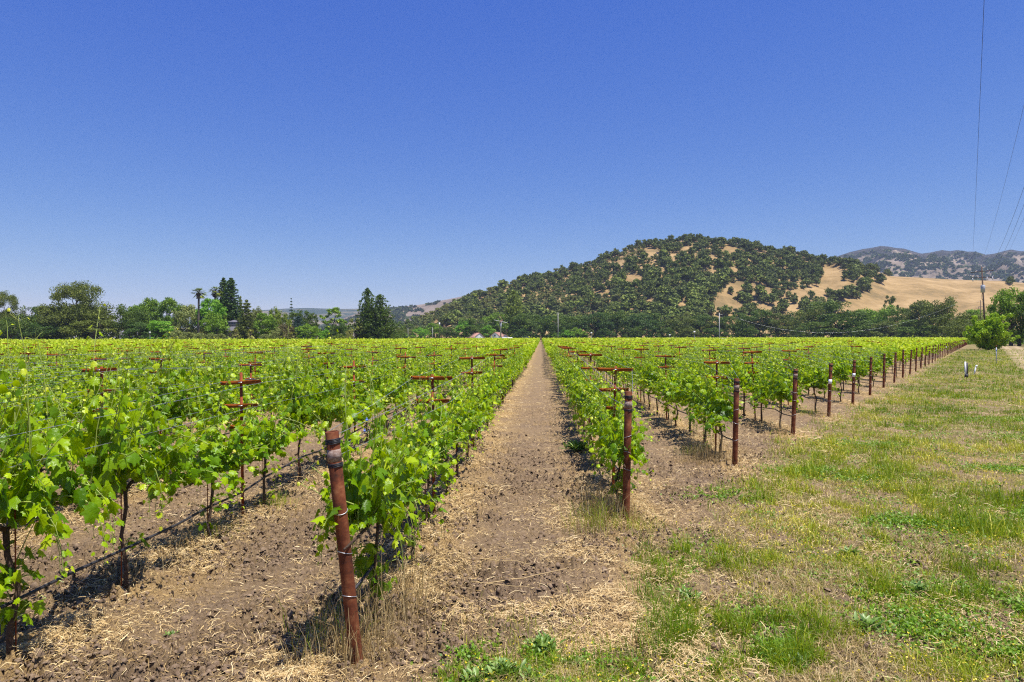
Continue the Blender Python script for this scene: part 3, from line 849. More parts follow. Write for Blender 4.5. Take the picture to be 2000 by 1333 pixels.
# low dark understorey under the treelines
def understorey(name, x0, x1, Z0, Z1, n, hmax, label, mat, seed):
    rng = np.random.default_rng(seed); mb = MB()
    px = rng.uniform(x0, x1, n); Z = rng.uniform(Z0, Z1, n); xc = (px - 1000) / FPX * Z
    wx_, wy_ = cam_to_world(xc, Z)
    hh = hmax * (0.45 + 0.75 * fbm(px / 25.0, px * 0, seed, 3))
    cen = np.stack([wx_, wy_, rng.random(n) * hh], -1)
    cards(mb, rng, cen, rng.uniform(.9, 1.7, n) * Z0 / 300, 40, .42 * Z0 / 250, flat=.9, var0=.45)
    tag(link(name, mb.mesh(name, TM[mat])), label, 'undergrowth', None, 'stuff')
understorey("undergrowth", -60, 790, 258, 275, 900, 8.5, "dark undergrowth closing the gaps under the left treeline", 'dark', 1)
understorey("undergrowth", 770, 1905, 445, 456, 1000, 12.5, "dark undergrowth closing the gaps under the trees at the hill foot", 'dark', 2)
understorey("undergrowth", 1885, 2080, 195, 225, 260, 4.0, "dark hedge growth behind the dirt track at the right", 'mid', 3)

# the yellow-green bush by the track: its own, finer build
def near_bush():
    rng = np.random.default_rng(404); tb, cb = MB(), MB()
    for i in range(24):
        a = i / 12 * 2 * PI + rng.uniform(-.2, .2); sp = rng.uniform(0.4, 3.1); hh = rng.uniform(3.4, 6.2) - 0.55 * sp
        P = limb(tb, rng, np.array([math.cos(a) * .25, math.sin(a) * .25, -.1]), np.array([math.cos(a) * sp, math.sin(a) * sp, hh]), 0.07, 0.02, 8, 0.12)
        cen = np.vstack([P[1:] * [1.35, 1.35, .8], P[2:], P[3:] + rng.normal(0, .5, (len(P) - 3, 3)), P[4:] + rng.normal(0, .55, (len(P) - 4, 3))])
        cen[:, 2] = np.maximum(cen[:, 2], 0.5)
        cards(cb, rng, cen, rng.uniform(0.3, 0.55, len(cen)), 75, 0.19, flat=0.9, var0=0.5)
    x, y = world_xy(1932, 122)
    t = thing('bush', "bright yellow-green bush beside the dirt track", 'bush', (x, y, 0))
    link("stems", tb.mesh("stems", M['treebark'], True), t); link("foliage", cb.mesh("bush_foliage", leaf_mat("yellow_green_bush", [(0, (0.10, 0.22, 0.006)), (0.5, (0.26, 0.42, 0.012)), (1, (0.48, 0.58, 0.04))], trans=(0.5, 0.7, 0.01), tmix=0.35, rough=0.5, spec=0.25)), t)
    t.scale = (1.05, 1.05, 1.1)
near_bush()

# ------------------------------------------------------------------ oaks on the hill
def small_oak(seed, mat):
    rng = np.random.default_rng(seed); mb = MB()
    k = 9
    a = rng.uniform(0, 2 * PI, k); q = rng.uniform(0.1, 0.62, k)
    cen = np.stack([np.cos(a) * q * 4.6, np.sin(a) * q * 4.6, rng.uniform(2.2, 6.8, k)], -1)
    cen = np.vstack([cen, [[0, 0, 6.6]], [[0, 0, 4.5]]])
    cards(mb, rng, cen, rng.uniform(1.3, 2.3, len(cen)), 42, 1.0, flat=0.8, spread=0.35)
    mb.tube([[0, 0, -1.5], [0, 0, 3.5]], [0.45, 0.3], 5, mat=1)
    return mb
oak_mesh = [small_oak(500 + i, None).mesh("hill_oak_mesh", [HILLOAK, M['treebark']]) for i in range(6)]
pale_mesh = [small_oak(520 + i, None).mesh("hill_scrub_mesh", [HILLPALE, M['treebark']]) for i in range(3)]
yel_mesh = [small_oak(530 + i, None).mesh("hill_pale_mesh", [HILLYEL, M['treebark']]) for i in range(2)]
# bare patches: (cx, cy, rx, ry, tilt)
BARE = [(1275, 497, 16, 9, 0.3), (1340, 492, 14, 7, -0.5), (1425, 495, 17, 13, 0.2), (1485, 497, 16, 5, 0.3), (1238, 548, 17, 10, 0.4), (1215, 520, 9, 12, 0.5), (1184, 520, 7, 5, 0), (1262, 505, 8, 7, 0), (1315, 512, 4, 8, 0),
        (1395, 508, 5, 10, 0), (1395, 530, 7, 7, 0), (1462, 500, 10, 6, 0.2), (1478, 515, 6, 4, 0.5), (1525, 515, 7, 4, 0.4), (1335, 602, 17, 10, 0.5), (1262, 602, 11, 6, -.4), (1313, 610, 12, 8, 0.3),
        (1150, 527, 8, 3, -.3), (1110, 556, 8, 3, 0), (1100, 601, 14, 5, 0.4), (1075, 596, 7, 5, 0), (930, 588, 7, 3, 0), (887, 615, 6, 4, 0), (1120, 560, 5, 3, 0), (1250, 545, 12, 8, 0),
        (1060, 620, 8, 3, 0), (1030, 602, 6, 4, 0), (1146, 605, 6, 4, 0), (1190, 572, 7, 6, .3), (1197, 548, 6, 8, 0.2), (1165, 562, 5, 6, 0), (1232, 570, 5, 5, 0), (1340, 590, 7, 8, 0.4), (1000, 565, 6, 3, 0), (925, 590, 4, 3, 0), (1470, 520, 6, 3, 0)]
def hill_bare(px, py):
    b = np.zeros(len(px), bool)
    for cx, cy_, rx, ry, t in BARE:
        dx, dy = px - cx, py - cy_
        u = dx * math.cos(t) + dy * math.sin(t); v = -dx * math.sin(t) + dy * math.cos(t)
        b |= (u / rx) ** 2 + (v / ry) ** 2 < 1.1
    # big wedge of golden grass below the wood, and the open slope on the right
    low = np.interp(px, [1385, 1400, 1430, 1470, 1500, 1540, 1575, 1610, 1640], [600, 580, 548, 556, 562, 574, 566, 556, 500])
    b |= (px > 1390) & (px < 1640) & (py > low)
    b |= px >= 1603
    return b
FORCE = []   # clumps standing in the golden grass: (px, py of the foot, n, spread x, spread y)
for cx, cy_, n, sx, sy in [(1460, 577, 5, 9, 3), (1490, 592, 9, 13, 6), (1520, 582, 6, 9, 5), (1550, 590, 6, 10, 5), (1433, 556, 1, 0, 0), (1427, 576, 1, 1, 0), (1450, 590, 1, 2, 1), (1460, 597, 2, 3, 2),
                           (1600, 600, 14, 16, 8), (1635, 588, 12, 14, 8), (1665, 580, 12, 16, 8), (1690, 566, 9, 10, 6), (1625, 610, 12, 16, 6), (1580, 612, 8, 14, 6),
                           (1665, 545, 13, 14, 7), (1680, 530, 12, 16, 8), (1700, 545, 8, 10, 6), (1655, 524, 7, 12, 4), (1615, 516, 9, 16, 3), (1640, 518, 6, 10, 3), (1722, 554, 5, 5, 4),
                           (1715, 533, 6, 14, 3), (1738, 539, 5, 10, 2), (1418, 617, 8, 16, 5), (1460, 620, 9, 20, 4), (1520, 612, 9, 16, 4), (1972, 557, 3, 5, 1), (1608, 522, 2, 3, 2),
                           (1585, 585, 2, 2, 2), (1572, 600, 4, 10, 5)]:
    r_ = np.random.default_rng(int(cx * 3 + cy_))
    for _ in range(n): FORCE.append((cx + r_.normal(0, max(sx, .1) * .6), cy_ + r_.normal(0, max(sy, .1) * .6)))
rh = np.random.default_rng(909)
pts = []
for _ in range(40000):
    if len(pts) >= 5000: break
    x_ = rh.uniform(760, 1612); y0_ = float(interp(x_, SKY_MAIN)) + 4
    y_ = rh.uniform(y0_, max(640, y0_ + 8))
    pts.append((x_, y_))
pts = np.array(pts)
pts = pts[~hill_bare(pts[:, 0], pts[:, 1])]
pts = pts[fbm(pts[:, 0] / 11.0, pts[:, 1] / 8.0, 313, 3) < 0.63 - 0.04 * (pts[:, 0] < 1100)]
den = fbm(pts[:, 0] / 22.0, pts[:, 1] / 14.0, 88, 3)
dmin = 3.0 + 7.5 * smooth(0.42, 0.75, den)
keep = []; grid = {}
for i in range(len(pts)):
    p = pts[i]; d = dmin[i] * 0.86; c0 = (int(p[0] // 10), int(p[1] // 10)); ok = True
    for a in (-1, 0, 1):
        for b_ in (-1, 0, 1):
            for q in grid.get((c0[0] + a, c0[1] + b_), ()):
                if (q[0] - p[0]) ** 2 + ((q[1] - p[1]) * 1.25) ** 2 < d * d: ok = False; break
    if ok: keep.append(i); grid.setdefault(c0, []).append(p)
pts = np.vstack([pts[keep], np.array(FORCE)])
# a line of oaks along the crest
cr = [(x_, float(interp(x_, SKY_MAIN)) + rh.uniform(2, 7)) for x_ in np.arange(800, 1600, 5.5)]
pts = np.vstack([pts, cr])
wx, wy, wz, ok, Zh = main_hill.locate(pts[:, 0], pts[:, 1])
pts, wx, wy, wz, Zh = pts[ok], wx[ok], wy[ok], wz[ok], Zh[ok]
pale = fbm(pts[:, 0] / 40.0, pts[:, 1] / 22.0, 123, 3) + rh.normal(0, 0.13, len(pts)) + 0.14 * smooth(1480, 1000, pts[:, 0]) - 0.02
size = rh.uniform(0.75, 1.4, len(pts))
pale_i = pale > 0.58
yel_i = (pale > 0.72)
size = np.where(pale_i, size * 0.72, size)
order = np.argsort(-size * 800 / Zh)
rest = MB()
def mesh_arrays(me):
    nv = len(me.vertices); V = np.empty(nv * 3, np.float32); me.vertices.foreach_get("co", V); V = V.reshape(-1, 3)
    nl = len(me.loops); Lp = np.empty(nl, np.int32); me.loops.foreach_get("vertex_index", Lp)
    np_ = len(me.polygons); lt = np.empty(np_, np.int32); me.polygons.foreach_get("loop_total", lt); ls = np.empty(np_, np.int32); me.polygons.foreach_get("loop_start", ls)
    mi = np.empty(np_, np.int32); me.polygons.foreach_get("material_index", mi)
    va = np.empty(np_, np.float32); me.attributes["var"].data.foreach_get("value", va)
    q = lt == 4
    return V, Lp[ls[q][:, None] + np.arange(4)], va[q], mi[q]
for n_, i in enumerate(order):
    me = (yel_mesh[i % 2] if yel_i[i] else pale_mesh[i % 3]) if pale_i[i] else oak_mesh[i % 6]
    rz = rh.uniform(0, 6.28); s = size[i]
    if n_ < 290:
        o = link("hill_oak" if not pale_i[i] else "hill_scrub_tree", me, None, (wx[i], wy[i], wz[i] - 0.5), rz)
        o.scale = (s * rh.uniform(.85, 1.45), s * rh.uniform(.85, 1.45), s * rh.uniform(.8, 1.15))
        tag(o, "dark rounded oak on the golden hillside" if not pale_i[i] else "pale green small tree on the golden hillside", 'tree', "trees scattered over the hill")
    else:
        V, F4, va, mi = mesh_arrays(me)
        c, s_ = math.cos(rz), math.sin(rz)
        W = V @ np.array([[c, s_, 0], [-s_, c, 0], [0, 0, 1]]) * s + np.array([wx[i], wy[i], wz[i] - 0.5])
        mcode = 0 if not pale_i[i] else (2 if yel_i[i] else 1)
        rest.add(W, F4, va, np.where(mi == 1, 3, mcode))
sx_ = rh.uniform(770, 1600, 7000); sy_ = np.array([rh.uniform(interp(a, SKY_MAIN) + 5, max(650, interp(a, SKY_MAIN) + 8)) for a in sx_])
kk = ~hill_bare(sx_, sy_) & (fbm(sx_ / 18.0, sy_ / 10.0, 417, 3) < 0.54); sx_, sy_ = sx_[kk][:3000], sy_[kk][:3000]
ax, ay, az, ok2, _z = main_hill.locate(sx_, sy_)
cen_ = np.stack([ax, ay, az + .6], -1)[ok2]
cards(rest, rh, cen_, rh.uniform(1.6, 3.4, len(cen_)), 22, 1.0, flat=.7, mat=1, var0=.4)
tag(link("hill_woodland", rest.mesh("hill_woodland", [HILLOAK, HILLPALE, HILLYEL, M['treebark']])), "close growing oaks and scrub covering the hill between the larger trees", 'woodland', None, 'stuff')

# distant shrubs dotting the mountains
def dots(hill, n, x0, x1, y0f, y1, size, seed, name, label, thresh=0.42, scale=(30, 8)):
    rng = np.random.default_rng(seed)
    px = rng.uniform(x0, x1, n); py = np.array([rng.uniform(interp(p, hill.sky) + y0f, max(y1, interp(p, hill.sky) + y0f + 1)) for p in px])
    f = fbm(px / scale[0], py / scale[1], seed, 3); k = f > thresh
    px, py = px[k], py[k]
    x, y, z, ok, Z = hill.locate(px, py)
    cen = np.stack([x, y, z], -1)[ok]
    mb = MB()
    r = size * rng.uniform(0.5, 1.5, len(cen))
    for a in range(3):
        Rm = rot_frames(rnd_dirs(rng, len(cen)), rnd_dirs(rng, len(cen)))
        scatter(mb, LEAFQ * 1.6, [[0, 1, 2, 3]], cen + np.array([0, 0, 1]) * r[:, None] * 0.3, Rm, r, rng.random(len(cen)) * 0.6)
    tag(link(name, mb.mesh(name, HILLOAK)), label, 'shrubs', None, 'stuff')
dots(mount_r, 6500, 1590, 2060, 9, 552, 6.5, 5, "mountain_shrubs", "dark shrubs and oaks dotting the distant mountain slopes", 0.52, scale=(14, 4))
dots(hill_l2, 2400, 600, 880, 2, 645, 6.0, 6, "far_shrubs", "dark bushes dotting the bare tan hill far away", 0.45)

# ------------------------------------------------------------------ grapevines
def grape_leaf():
    """five-lobed toothed leaf, petiole at the origin, tip along +Y, unit length"""
    ang = np.array([-158, -128, -108, -88, -66, -48, -30, -17, 0, 17, 30, 48, 66, 88, 108, 128, 158.0])
    rad = np.array([0.34, 0.46, 0.36, 0.52, 0.36, 0.60, 0.44, 0.50, 0.66, 0.50, 0.44, 0.60, 0.36, 0.52, 0.36, 0.46, 0.34])
    a = np.radians(ang)
    x = np.sin(a) * rad; y = np.cos(a) * rad + 0.34
    z = -0.55 * np.abs(x) ** 1.5 + 0.03 * np.cos(a * 6) - 0.16 * np.maximum(y - 0.5, 0) ** 1.3
    V = np.vstack([[0, 0.0, 0.02], [0, 0.36, 0.05], np.stack([x, y, z], -1)])
    n = len(ang)
    F = [[1, 2 + i + 1, 2 + i] for i in range(n - 1)] + [[1, 0, 2 + n - 1], [1, 2, 0]]
    return V, np.array(F)
GL_V, GL_F = grape_leaf()
ML_V = np.array([[0, 0, 0.04], [-0.48, 0.10, -0.10], [-0.50, 0.55, -0.12], [0, 0.45, 0.06], [0, 1.0, -0.12], [0.48, 0.10, -0.10], [0.50, 0.55, -0.12]])
ML_F = np.array([[0, 3, 2, 1], [3, 4, 2, 2], [0, 5, 6, 3], [3, 6, 4, 4]])
ML_V = np.array([[0, 0, 0.04], [-0.50, 0.22, -0.12], [-0.30, 0.80, -0.12], [0, 0.45, 0.08], [0, 1.0, -0.16], [0.50, 0.22, -0.12], [0.30, 0.80, -0.12]])
ML_F = np.array([[0, 3, 2, 1], [0, 5, 6, 3], [3, 6, 4, 2]])

def vine_parts(seed, detail=2, n_shoot=22, vigor=1.0, suckers=0, tall=0, low=False):
    rng = np.random.default_rng(seed)
    wood, cane, leaf = MB(), MB(), MB()
    top = np.array([rng.normal(0, .03), rng.normal(0, .05), 0.80])
    P = np.array([[0, 0, -.08], [rng.normal(0, .015), rng.normal(0, .02), .2], [rng.normal(0, .03), rng.normal(0, .03), .45], [top[0] * .7, top[1], .65], top])
    wood.tube(P, np.array([.026, .021, .018, .018, .020]) * rng.uniform(.9, 1.2), 7)
    cord = []
    for sgn in (-1, 1):
        Q = np.array([top, top + [0, sgn * .12, .05], [rng.normal(0, .03), top[1] + sgn * .4, .84 + rng.normal(0, .02)], [rng.normal(0, .03), top[1] + sgn * .74, .84 + rng.normal(0, .02)]])
        wood.tube(Q, [.018, .015, .012, .009], 6)
    LP, LT, LN, LS, LVr, LB = [], [], [], [], [], []
    def put_leaf(p, out, size, v):
        pet = out * rng.uniform(.03, .07) + np.array([0, 0, rng.uniform(0, .03)])
        q = p + pet
        tip = out * rng.uniform(.3, .8) + np.array([rng.normal(0, .3), rng.normal(0, .3), rng.uniform(-1.3, -.15)])
        nrm = out * rng.uniform(.5, 1.2) + np.array([np.sign(p[0]) * .35 + rng.normal(0, .4), rng.normal(0, .4), rng.uniform(.05, .95)])
        LB.append(p.copy()); LP.append(q); LT.append(tip); LN.append(nrm); LS.append(size); LVr.append(v)
    def shoot(p, d, L, droop, lsz=1.0, young=0.3, step=.062):
        n = max(4, int(L / step)); pts = [p.copy()]; d = d / np.linalg.norm(d)
        a0 = rng.uniform(0, 6.28)
        for i in range(n):
            t = i / n
            d = d + np.array([rng.normal(0, .07), rng.normal(0, .07), -droop * t])
            d /= np.linalg.norm(d); p = p + d * step; pts.append(p.copy())
            ang = a0 + i * PI + rng.normal(0, .5)
            o = np.array([math.cos(ang), math.sin(ang), 0.15])
            s = (.050 + .080 * math.sin(min(1, 0.25 + t * 1.1) * PI) ** .7) * lsz * rng.uniform(.6, 1.25)
            if t > .85: s *= .55
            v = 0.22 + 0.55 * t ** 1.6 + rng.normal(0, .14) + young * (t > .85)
            if rng.random() < .93: put_leaf(p, o, s * 1.12, v)
            if t < .75 and rng.random() < .45:           # a lateral leaf
                o2 = np.array([math.cos(ang + 1.6), math.sin(ang + 1.6), 0.0])
                put_leaf(p + rng.normal(0, .02, 3), o2, s * rng.uniform(.6, .9), v - .05)
        pts = np.array(pts)[::2] if len(pts) > 6 else np.array(pts)
        cane.tube(pts, np.linspace(.0052, .0028, len(pts)), 4, False, 0.3 + 0.4 * rng.random())
        return p, d
    for i in range(n_shoot):
        y = top[1] + (-.58 + 1.16 * (i + rng.random()) / n_shoot)
        sd_ = -1 if rng.random() < .5 else 1
        st = np.array([rng.normal(0, .03), y, .84])
        q = rng.random()
        if q < .54:
            shoot(st, np.array([sd_ * rng.uniform(.08, .55), rng.normal(0, .18), 1.0]), vigor * rng.choice([rng.uniform(.50, .90), rng.uniform(.85, 1.30)]), rng.uniform(-.02, .12))
        elif q < (.60 if low else .74):
            shoot(st, np.array([sd_ * rng.uniform(.5, .95), rng.normal(0, .25), .75]), vigor * rng.uniform(.5, .85), rng.uniform(.12, .26))
        else:
            shoot(st + np.array([0, 0, rng.uniform(0, .25)]), np.array([sd_ * rng.uniform(.5, .9), rng.normal(0, .3), .15]), rng.uniform(.45, .85), rng.uniform(.7, 1.3))
    for i in range(tall):
        st = np.array([rng.normal(0, .2), rng.uniform(-.6, .6), 1.2])
        pe, de = shoot(st, np.array([rng.normal(0, .12), rng.normal(0, .12), 1]), rng.uniform(.70, 1.02), -.01, lsz=.62, young=.5, step=.085)
        for _ in range(3):
            Pt = [pe]
            d_ = de + rng.normal(0, .6, 3)
            for _k in range(4): d_ = d_ + rng.normal(0, .25, 3); Pt.append(Pt[-1] + d_ / np.linalg.norm(d_) * .018)
            cane.tube(Pt, .0015, 4, False, .8)
    for i in range(suckers):
        z = rng.uniform(.15, .6)
        shoot(np.array([0, 0, z]), np.array([rng.normal(0, .6), rng.normal(0, .6), .35]), rng.uniform(.18, .36), .15, lsz=.85)
    LP, LT, LN = map(np.array, (LP, LT, LN)); LS = np.array(LS); LVr = np.clip(np.array(LVr), 0, 1)
    LB = np.array(LB); wd = .0022 if detail == 2 else .003
    sv = np.cross(LP - LB, rnd_dirs(rng, len(LP))); sv /= np.linalg.norm(sv, axis=1)[:, None] + 1e-9; sv *= wd
    cane.add(np.stack([LB - sv, LB + sv, LP + sv * .7, LP - sv * .7], 1).reshape(-1, 3), (np.arange(len(LP)) * 4)[:, None] + np.arange(4), .5)
    Rm = rot_frames(LT, LN)
    if detail == 2:
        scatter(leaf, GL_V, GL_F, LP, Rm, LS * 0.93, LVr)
    else:
        scatter(leaf, ML_V, ML_F, LP, Rm, LS * 1.0, LVr)
    stake = MB(); stake.tube([[0.03, .01, -.05], [0.03, .01, 1.02]], .0055, 5)
    return (wood.mesh("vine_trunk", M['bark'], True), cane.mesh("vine_shoots", M['shoot']), leaf.mesh("vine_foliage", M['vine']), stake.mesh("training_stake", M['ruststake']))

def ordinal(n): return ords[n] if n < len(ords) else "%dth" % (n + 1)
def row_phrase(k):
    if k <= 0: return "the row just left of the bare path" if k == 0 else "the %s row left of the bare path" % ordinal(-k)
    return "the row just right of the bare path" if k == 1 else "the %s row right of the bare path" % ordinal(k - 1)

NEAR = [vine_parts(700 + i, 2, 31 + i % 3, 1.18 + .05 * (i % 3), suckers=(3, 1, 4, 1, 5, 2)[i], tall=(1, 2, 0, 1, 2, 1)[i]) for i in range(6)]
TALLV = vine_parts(790, 2, 44, 1.12, suckers=12, tall=7, low=True)
SKIRT = [vine_parts(780 + i, 2, 42, 1.05, suckers=16, tall=1, low=True) for i in range(2)]
MID = [vine_parts(800 + i, 1, 30, 1.08 + .05 * (i % 3), suckers=(2, 1, 3, 0, 2)[i % 5], tall=(1 if i % 2 else 0)) for i in range(7)]

VS = 1.45
vines = []
rv = np.random.default_rng(31)
for k in range(-40, 30):
    X = row_x(k)
    y0 = row_end(k) + (0.95 if k not in (0, 1) else 0.62)
    n0 = 0
    ph = {-1: 0.0}.get(k, 0.0)
    start = y0 + ph
    cnt = 0
    for i in range(60):
        y = start + i * VS
        if y < 1.6: continue
        xc = X * math.cos(PSI) + y * math.sin(PSI); zc = -X * math.sin(PSI) + y * math.cos(PSI)
        if zc < 1.5: continue
        px = 1000 + FPX * xc / zc
        # only what the frame can see (with a margin for the canopy)
        if px < -260 * (6 / max(zc, 3)) - 60 or px > 2060: continue
        if -1e9 < y < 70: vines.append((zc, k, cnt, X + rv.normal(0, .03), y + rv.normal(0, .06))); cnt += 1
vines.sort()
N_IND = 296
far_start = {}
ind = vines[:N_IND]
for (zc, k, c_, x, y) in ind:
    far_start[k] = max(far_start.get(k, -1), y)
ind_set = {}
for n_, (zc, k, c_, x, y) in enumerate(ind):
    pr = TALLV if (k == -1 and zc < 5.5) else SKIRT[k % 2] if (c_ == 0 and k in (0, 1)) else NEAR[(n_ * 5 + k * 2) % 6] if zc < 12.5 else MID[(n_ * 3 + k) % 7]
    lab = None
    if zc < 22 and abs(k) < 9:
        lab = "leafy grapevine, %s one visible along %s" % (ordinal(c_), row_phrase(k))
    else:
        lab = "leafy green grapevine farther back in the rows of the vineyard"
    t = thing("grapevine", lab, 'grapevine', (x, y, 0.0), 0 if rv.random() < .5 else PI, "grapevines in the vineyard rows")
    s = rv.uniform(.90, 1.10); zs = rv.uniform(.88, 1.10)
    if k == -1 and zc < 8.0: zs = max(zs, 1.0) * 1.18
    elif k in (-1, -2) and zc < 14: zs *= 1.06
    t_first = {-3: 9.9, -2: 9.3, -1: 8.55, 0: 8.72, 1: 10.15, 2: 14.1, 3: 19.3}.get(k)
    if t_first is not None:      # canopies part round the stakes
        dd = (y - t_first + 2.6) % 5.2 - 2.6
        if -1.5 < dd < 0.8: zs = min(zs, .90)
    t.scale = (s * (.84 if k in (0, 1) else 1.0), 1.0, zs)
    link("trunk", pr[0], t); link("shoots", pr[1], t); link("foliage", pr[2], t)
    if zc < 26: link("training_stake", pr[3], t)
last_z = ind[-1][0]

# the rest of the vineyard: leaves spread through the rows' canopies, larger and fewer with distance
def far_vines():
    rng = np.random.default_rng(55)
    mb = MB(); tr = MB()
    for k in range(-95, 112):
        X = row_x(k)
        y0 = max(row_end(k) + 0.3, far_start.get(k, -1) + VS * 0.5)
        y = y0
        while y < 425:
            seg = 3.0 if y < 60 else 6.0 if y < 140 else 12.0
            ym = y + seg / 2
            xc = X * math.cos(PSI) + ym * math.sin(PSI); zc = -X * math.sin(PSI) + ym * math.cos(PSI)
            if zc < 3 or ((zc < last_z - 1.5) and k in far_start and ym < far_start[k]): y += seg; continue
            px = 1000 + FPX * xc / zc
            if px < -60 or px > 2060 or (X < -52 and ym > 231): y += seg; continue
            s = 0.115 + 0.00095 * max(zc - 25, 0)
            dens = (1.9 if zc < 90 else 1.55) / (s * s) * seg
            n = int(dens * (0.8 + 0.5 * vnoise(k * 3.1, y * .2, 9)))
            yy = y + rng.random(n) * seg
            th = rng.uniform(-0.25, 1.0, n) * PI          # around the canopy section, more on top
            q = rng.random(n) ** .4
            hx = 0.54 * (0.75 + 0.5 * vnoise(yy * 1.1, yy * 0 + k, 3))
            hz = (0.56 + 0.10 * min(1, zc / 150)) * (0.55 + 0.95 * vnoise(yy * 1.3, yy * 0 + k * 1.7, 4))
            px_ = X + np.cos(th) * hx * q * rng.uniform(.8, 1.25, n)
            pz = 1.17 + np.sin(th) * hz * q * np.where(rng.random(n) < .05, rng.uniform(1.2, 1.6, n), rng.uniform(.85, 1.2, n))
            p = np.stack([px_, yy, pz], -1)
            nrm = np.stack([np.cos(th), rng.normal(0, .4, n), np.sin(th) + .4], -1) + rng.normal(0, .45, (n, 3))
            Rm = rot_frames(rnd_dirs(rng, n), nrm)
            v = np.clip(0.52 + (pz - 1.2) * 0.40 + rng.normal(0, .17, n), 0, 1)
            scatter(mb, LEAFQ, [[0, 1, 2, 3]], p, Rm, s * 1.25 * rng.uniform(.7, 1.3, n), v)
            if zc < 110:
                for yt in np.arange(y + .4, y + seg, VS):
                    tr.add([[X - .022, yt, -.05], [X + .022, yt, -.05], [X + .016, yt, .9], [X - .016, yt, .9],
                            [X, yt - .022, -.05], [X, yt + .022, -.05], [X, yt + .016, .9], [X, yt - .016, .9]], [[0, 1, 2, 3], [4, 5, 6, 7]])
            y += seg
    t = link("vineyard_canopy", mb.mesh("vineyard_canopy", M['vine_far']))
    tag(t, "mass of green vine rows receding to the foot of the hill", 'vineyard', None, 'stuff')
    o = link("vine_trunks", tr.mesh("vine_trunks", M['bark']), t); tag(o, None, None, None, 'stuff')
far_vines()

# ------------------------------------------------------------------ trellis: T stakes with crossarms
def arm_mesh(w):
    """steel crossarm folded to a V: upper web leaning over, lower lip facing up and out"""
    mb = MB()
    prof = np.array([(-0.030, 0.026), (0.0, 0.002), (-0.022, -0.024)])
    th = 0.003
    back = prof + np.array([th, 0])
    for sx in (0,):
        V = []
        for X_ in (-w / 2, w / 2):
            for (yy, zz) in list(prof) + list(back[::-1]): V.append((X_, yy, zz))
        F = [[i, (i + 1) % 6, 6 + (i + 1) % 6, 6 + i] for i in range(6)]
        mb.addm(np.array(V), [(np.array(F), None), (np.array([[0, 1, 4, 5], [1, 2, 3, 4]]), None), (np.array([[6, 11, 10, 7], [7, 10, 9, 8]]), None)])
    return mb.mesh("crossarm", M['rustarm'])
def stake_mesh():
    mb = MB(); t = .0045
    mb.box((0, 0, 0.93), (.038, t, 1.98)); mb.box((0, .0165, 0.93), (t, .028, 1.975))
    return mb.mesh("steel_stake", M['ruststake'])
def clip_mesh():
    mb = MB(); mb.box((0, -.006, 0), (.052, .010, .012)); mb.box((0, .036, 0), (.052, .008, .010))
    return mb.mesh("wire_tie", M['wire'])
STK = stake_mesh(); ARMS = [arm_mesh(.54), arm_mesh(.44), arm_mesh(.30)]; CLIP = clip_mesh()
T_FIRST = {-3: 9.9, -2: 9.3, -1: 8.55, 0: 8.72, 1: 10.15, 2: 14.1, 3: 19.3}
T_STEP = 5.2
stakes = []
rs = np.random.default_rng(61)
for k in range(-95, 112):
    X = row_x(k)
    yend = row_end(k)
    f = T_FIRST.get(k, yend + 1.6 + (abs(k) * 1.7) % T_STEP)
    if k < -3:
        f = 9.0 + (abs(k) * 1.93) % T_STEP - 2 * T_STEP
    y = f
    while y < 424:
        xc = X * math.cos(PSI) + y * math.sin(PSI); zc = -X * math.sin(PSI) + y * math.cos(PSI)
        if zc > 3.0 and y > yend + 1.0:
            px = 1000 + FPX * xc / zc
            if -40 < px < 2010 and not (X < -52 and y > 230):
                stakes.append((zc, k, X + rs.normal(0, .02), y + rs.normal(0, .12), rs.normal(0, .04), rs.normal(0, .02)))
        y += T_STEP
stakes.sort()
ZOFF = {-1: -0.08, 1: 0.0}
def srow(k): return row_phrase(k)
seen_k = {}
far_arm = MB()
for n_, (zc, k, x, y, dz, tl) in enumerate(stakes):
    za = 1.87 + dz + ZOFF.get(k, 0)
    if n_ < 285:
        c_ = seen_k.get(k, 0); seen_k[k] = c_ + 1
        lab = ("rusty T stake with crossarms, %s along %s" % (ordinal(c_), srow(k))) if (zc < 32 and abs(k) < 12) else "rusty T stake with orange crossarms far back among the vines"
        t = thing("trellis_stake", lab, 'trellis stake', (x, y, dz), 0, "rusty trellis stakes in the rows")
        t.rotation_euler = (tl * 1.5, tl * 1.3, rs.normal(0, .09))
        link("stake", STK, t)
        z0 = za - dz
        for q, (am, zz) in enumerate(zip(ARMS, (z0, z0 - .30, z0 - .57))):
            if q == 2 and n_ % 3 == 1: continue
            a = link("crossarm", am, t, (rs.normal(0, .012), -.006, zz)); a.rotation_euler = (0, rs.normal(0, .02), 0)
            if zc < 16:
                link("wire_tie", CLIP, a, (0, -.02 if q < 2 else -.015, 0))
    else:
        zb = za - .05
        far_arm.box((x, y, zb), (.56, .02, .042)); far_arm.box((x, y, zb - .3), (.46, .02, .04)); far_arm.box((x, y + .02, zb - .45), (.035, .02, 1.0))
tag(link("distant_trellis_stakes", far_arm.mesh("distant_trellis_stakes", M['rustarm'])), "rusty trellis crossarms showing as specks across the far rows", 'trellis stakes', None, 'stuff')

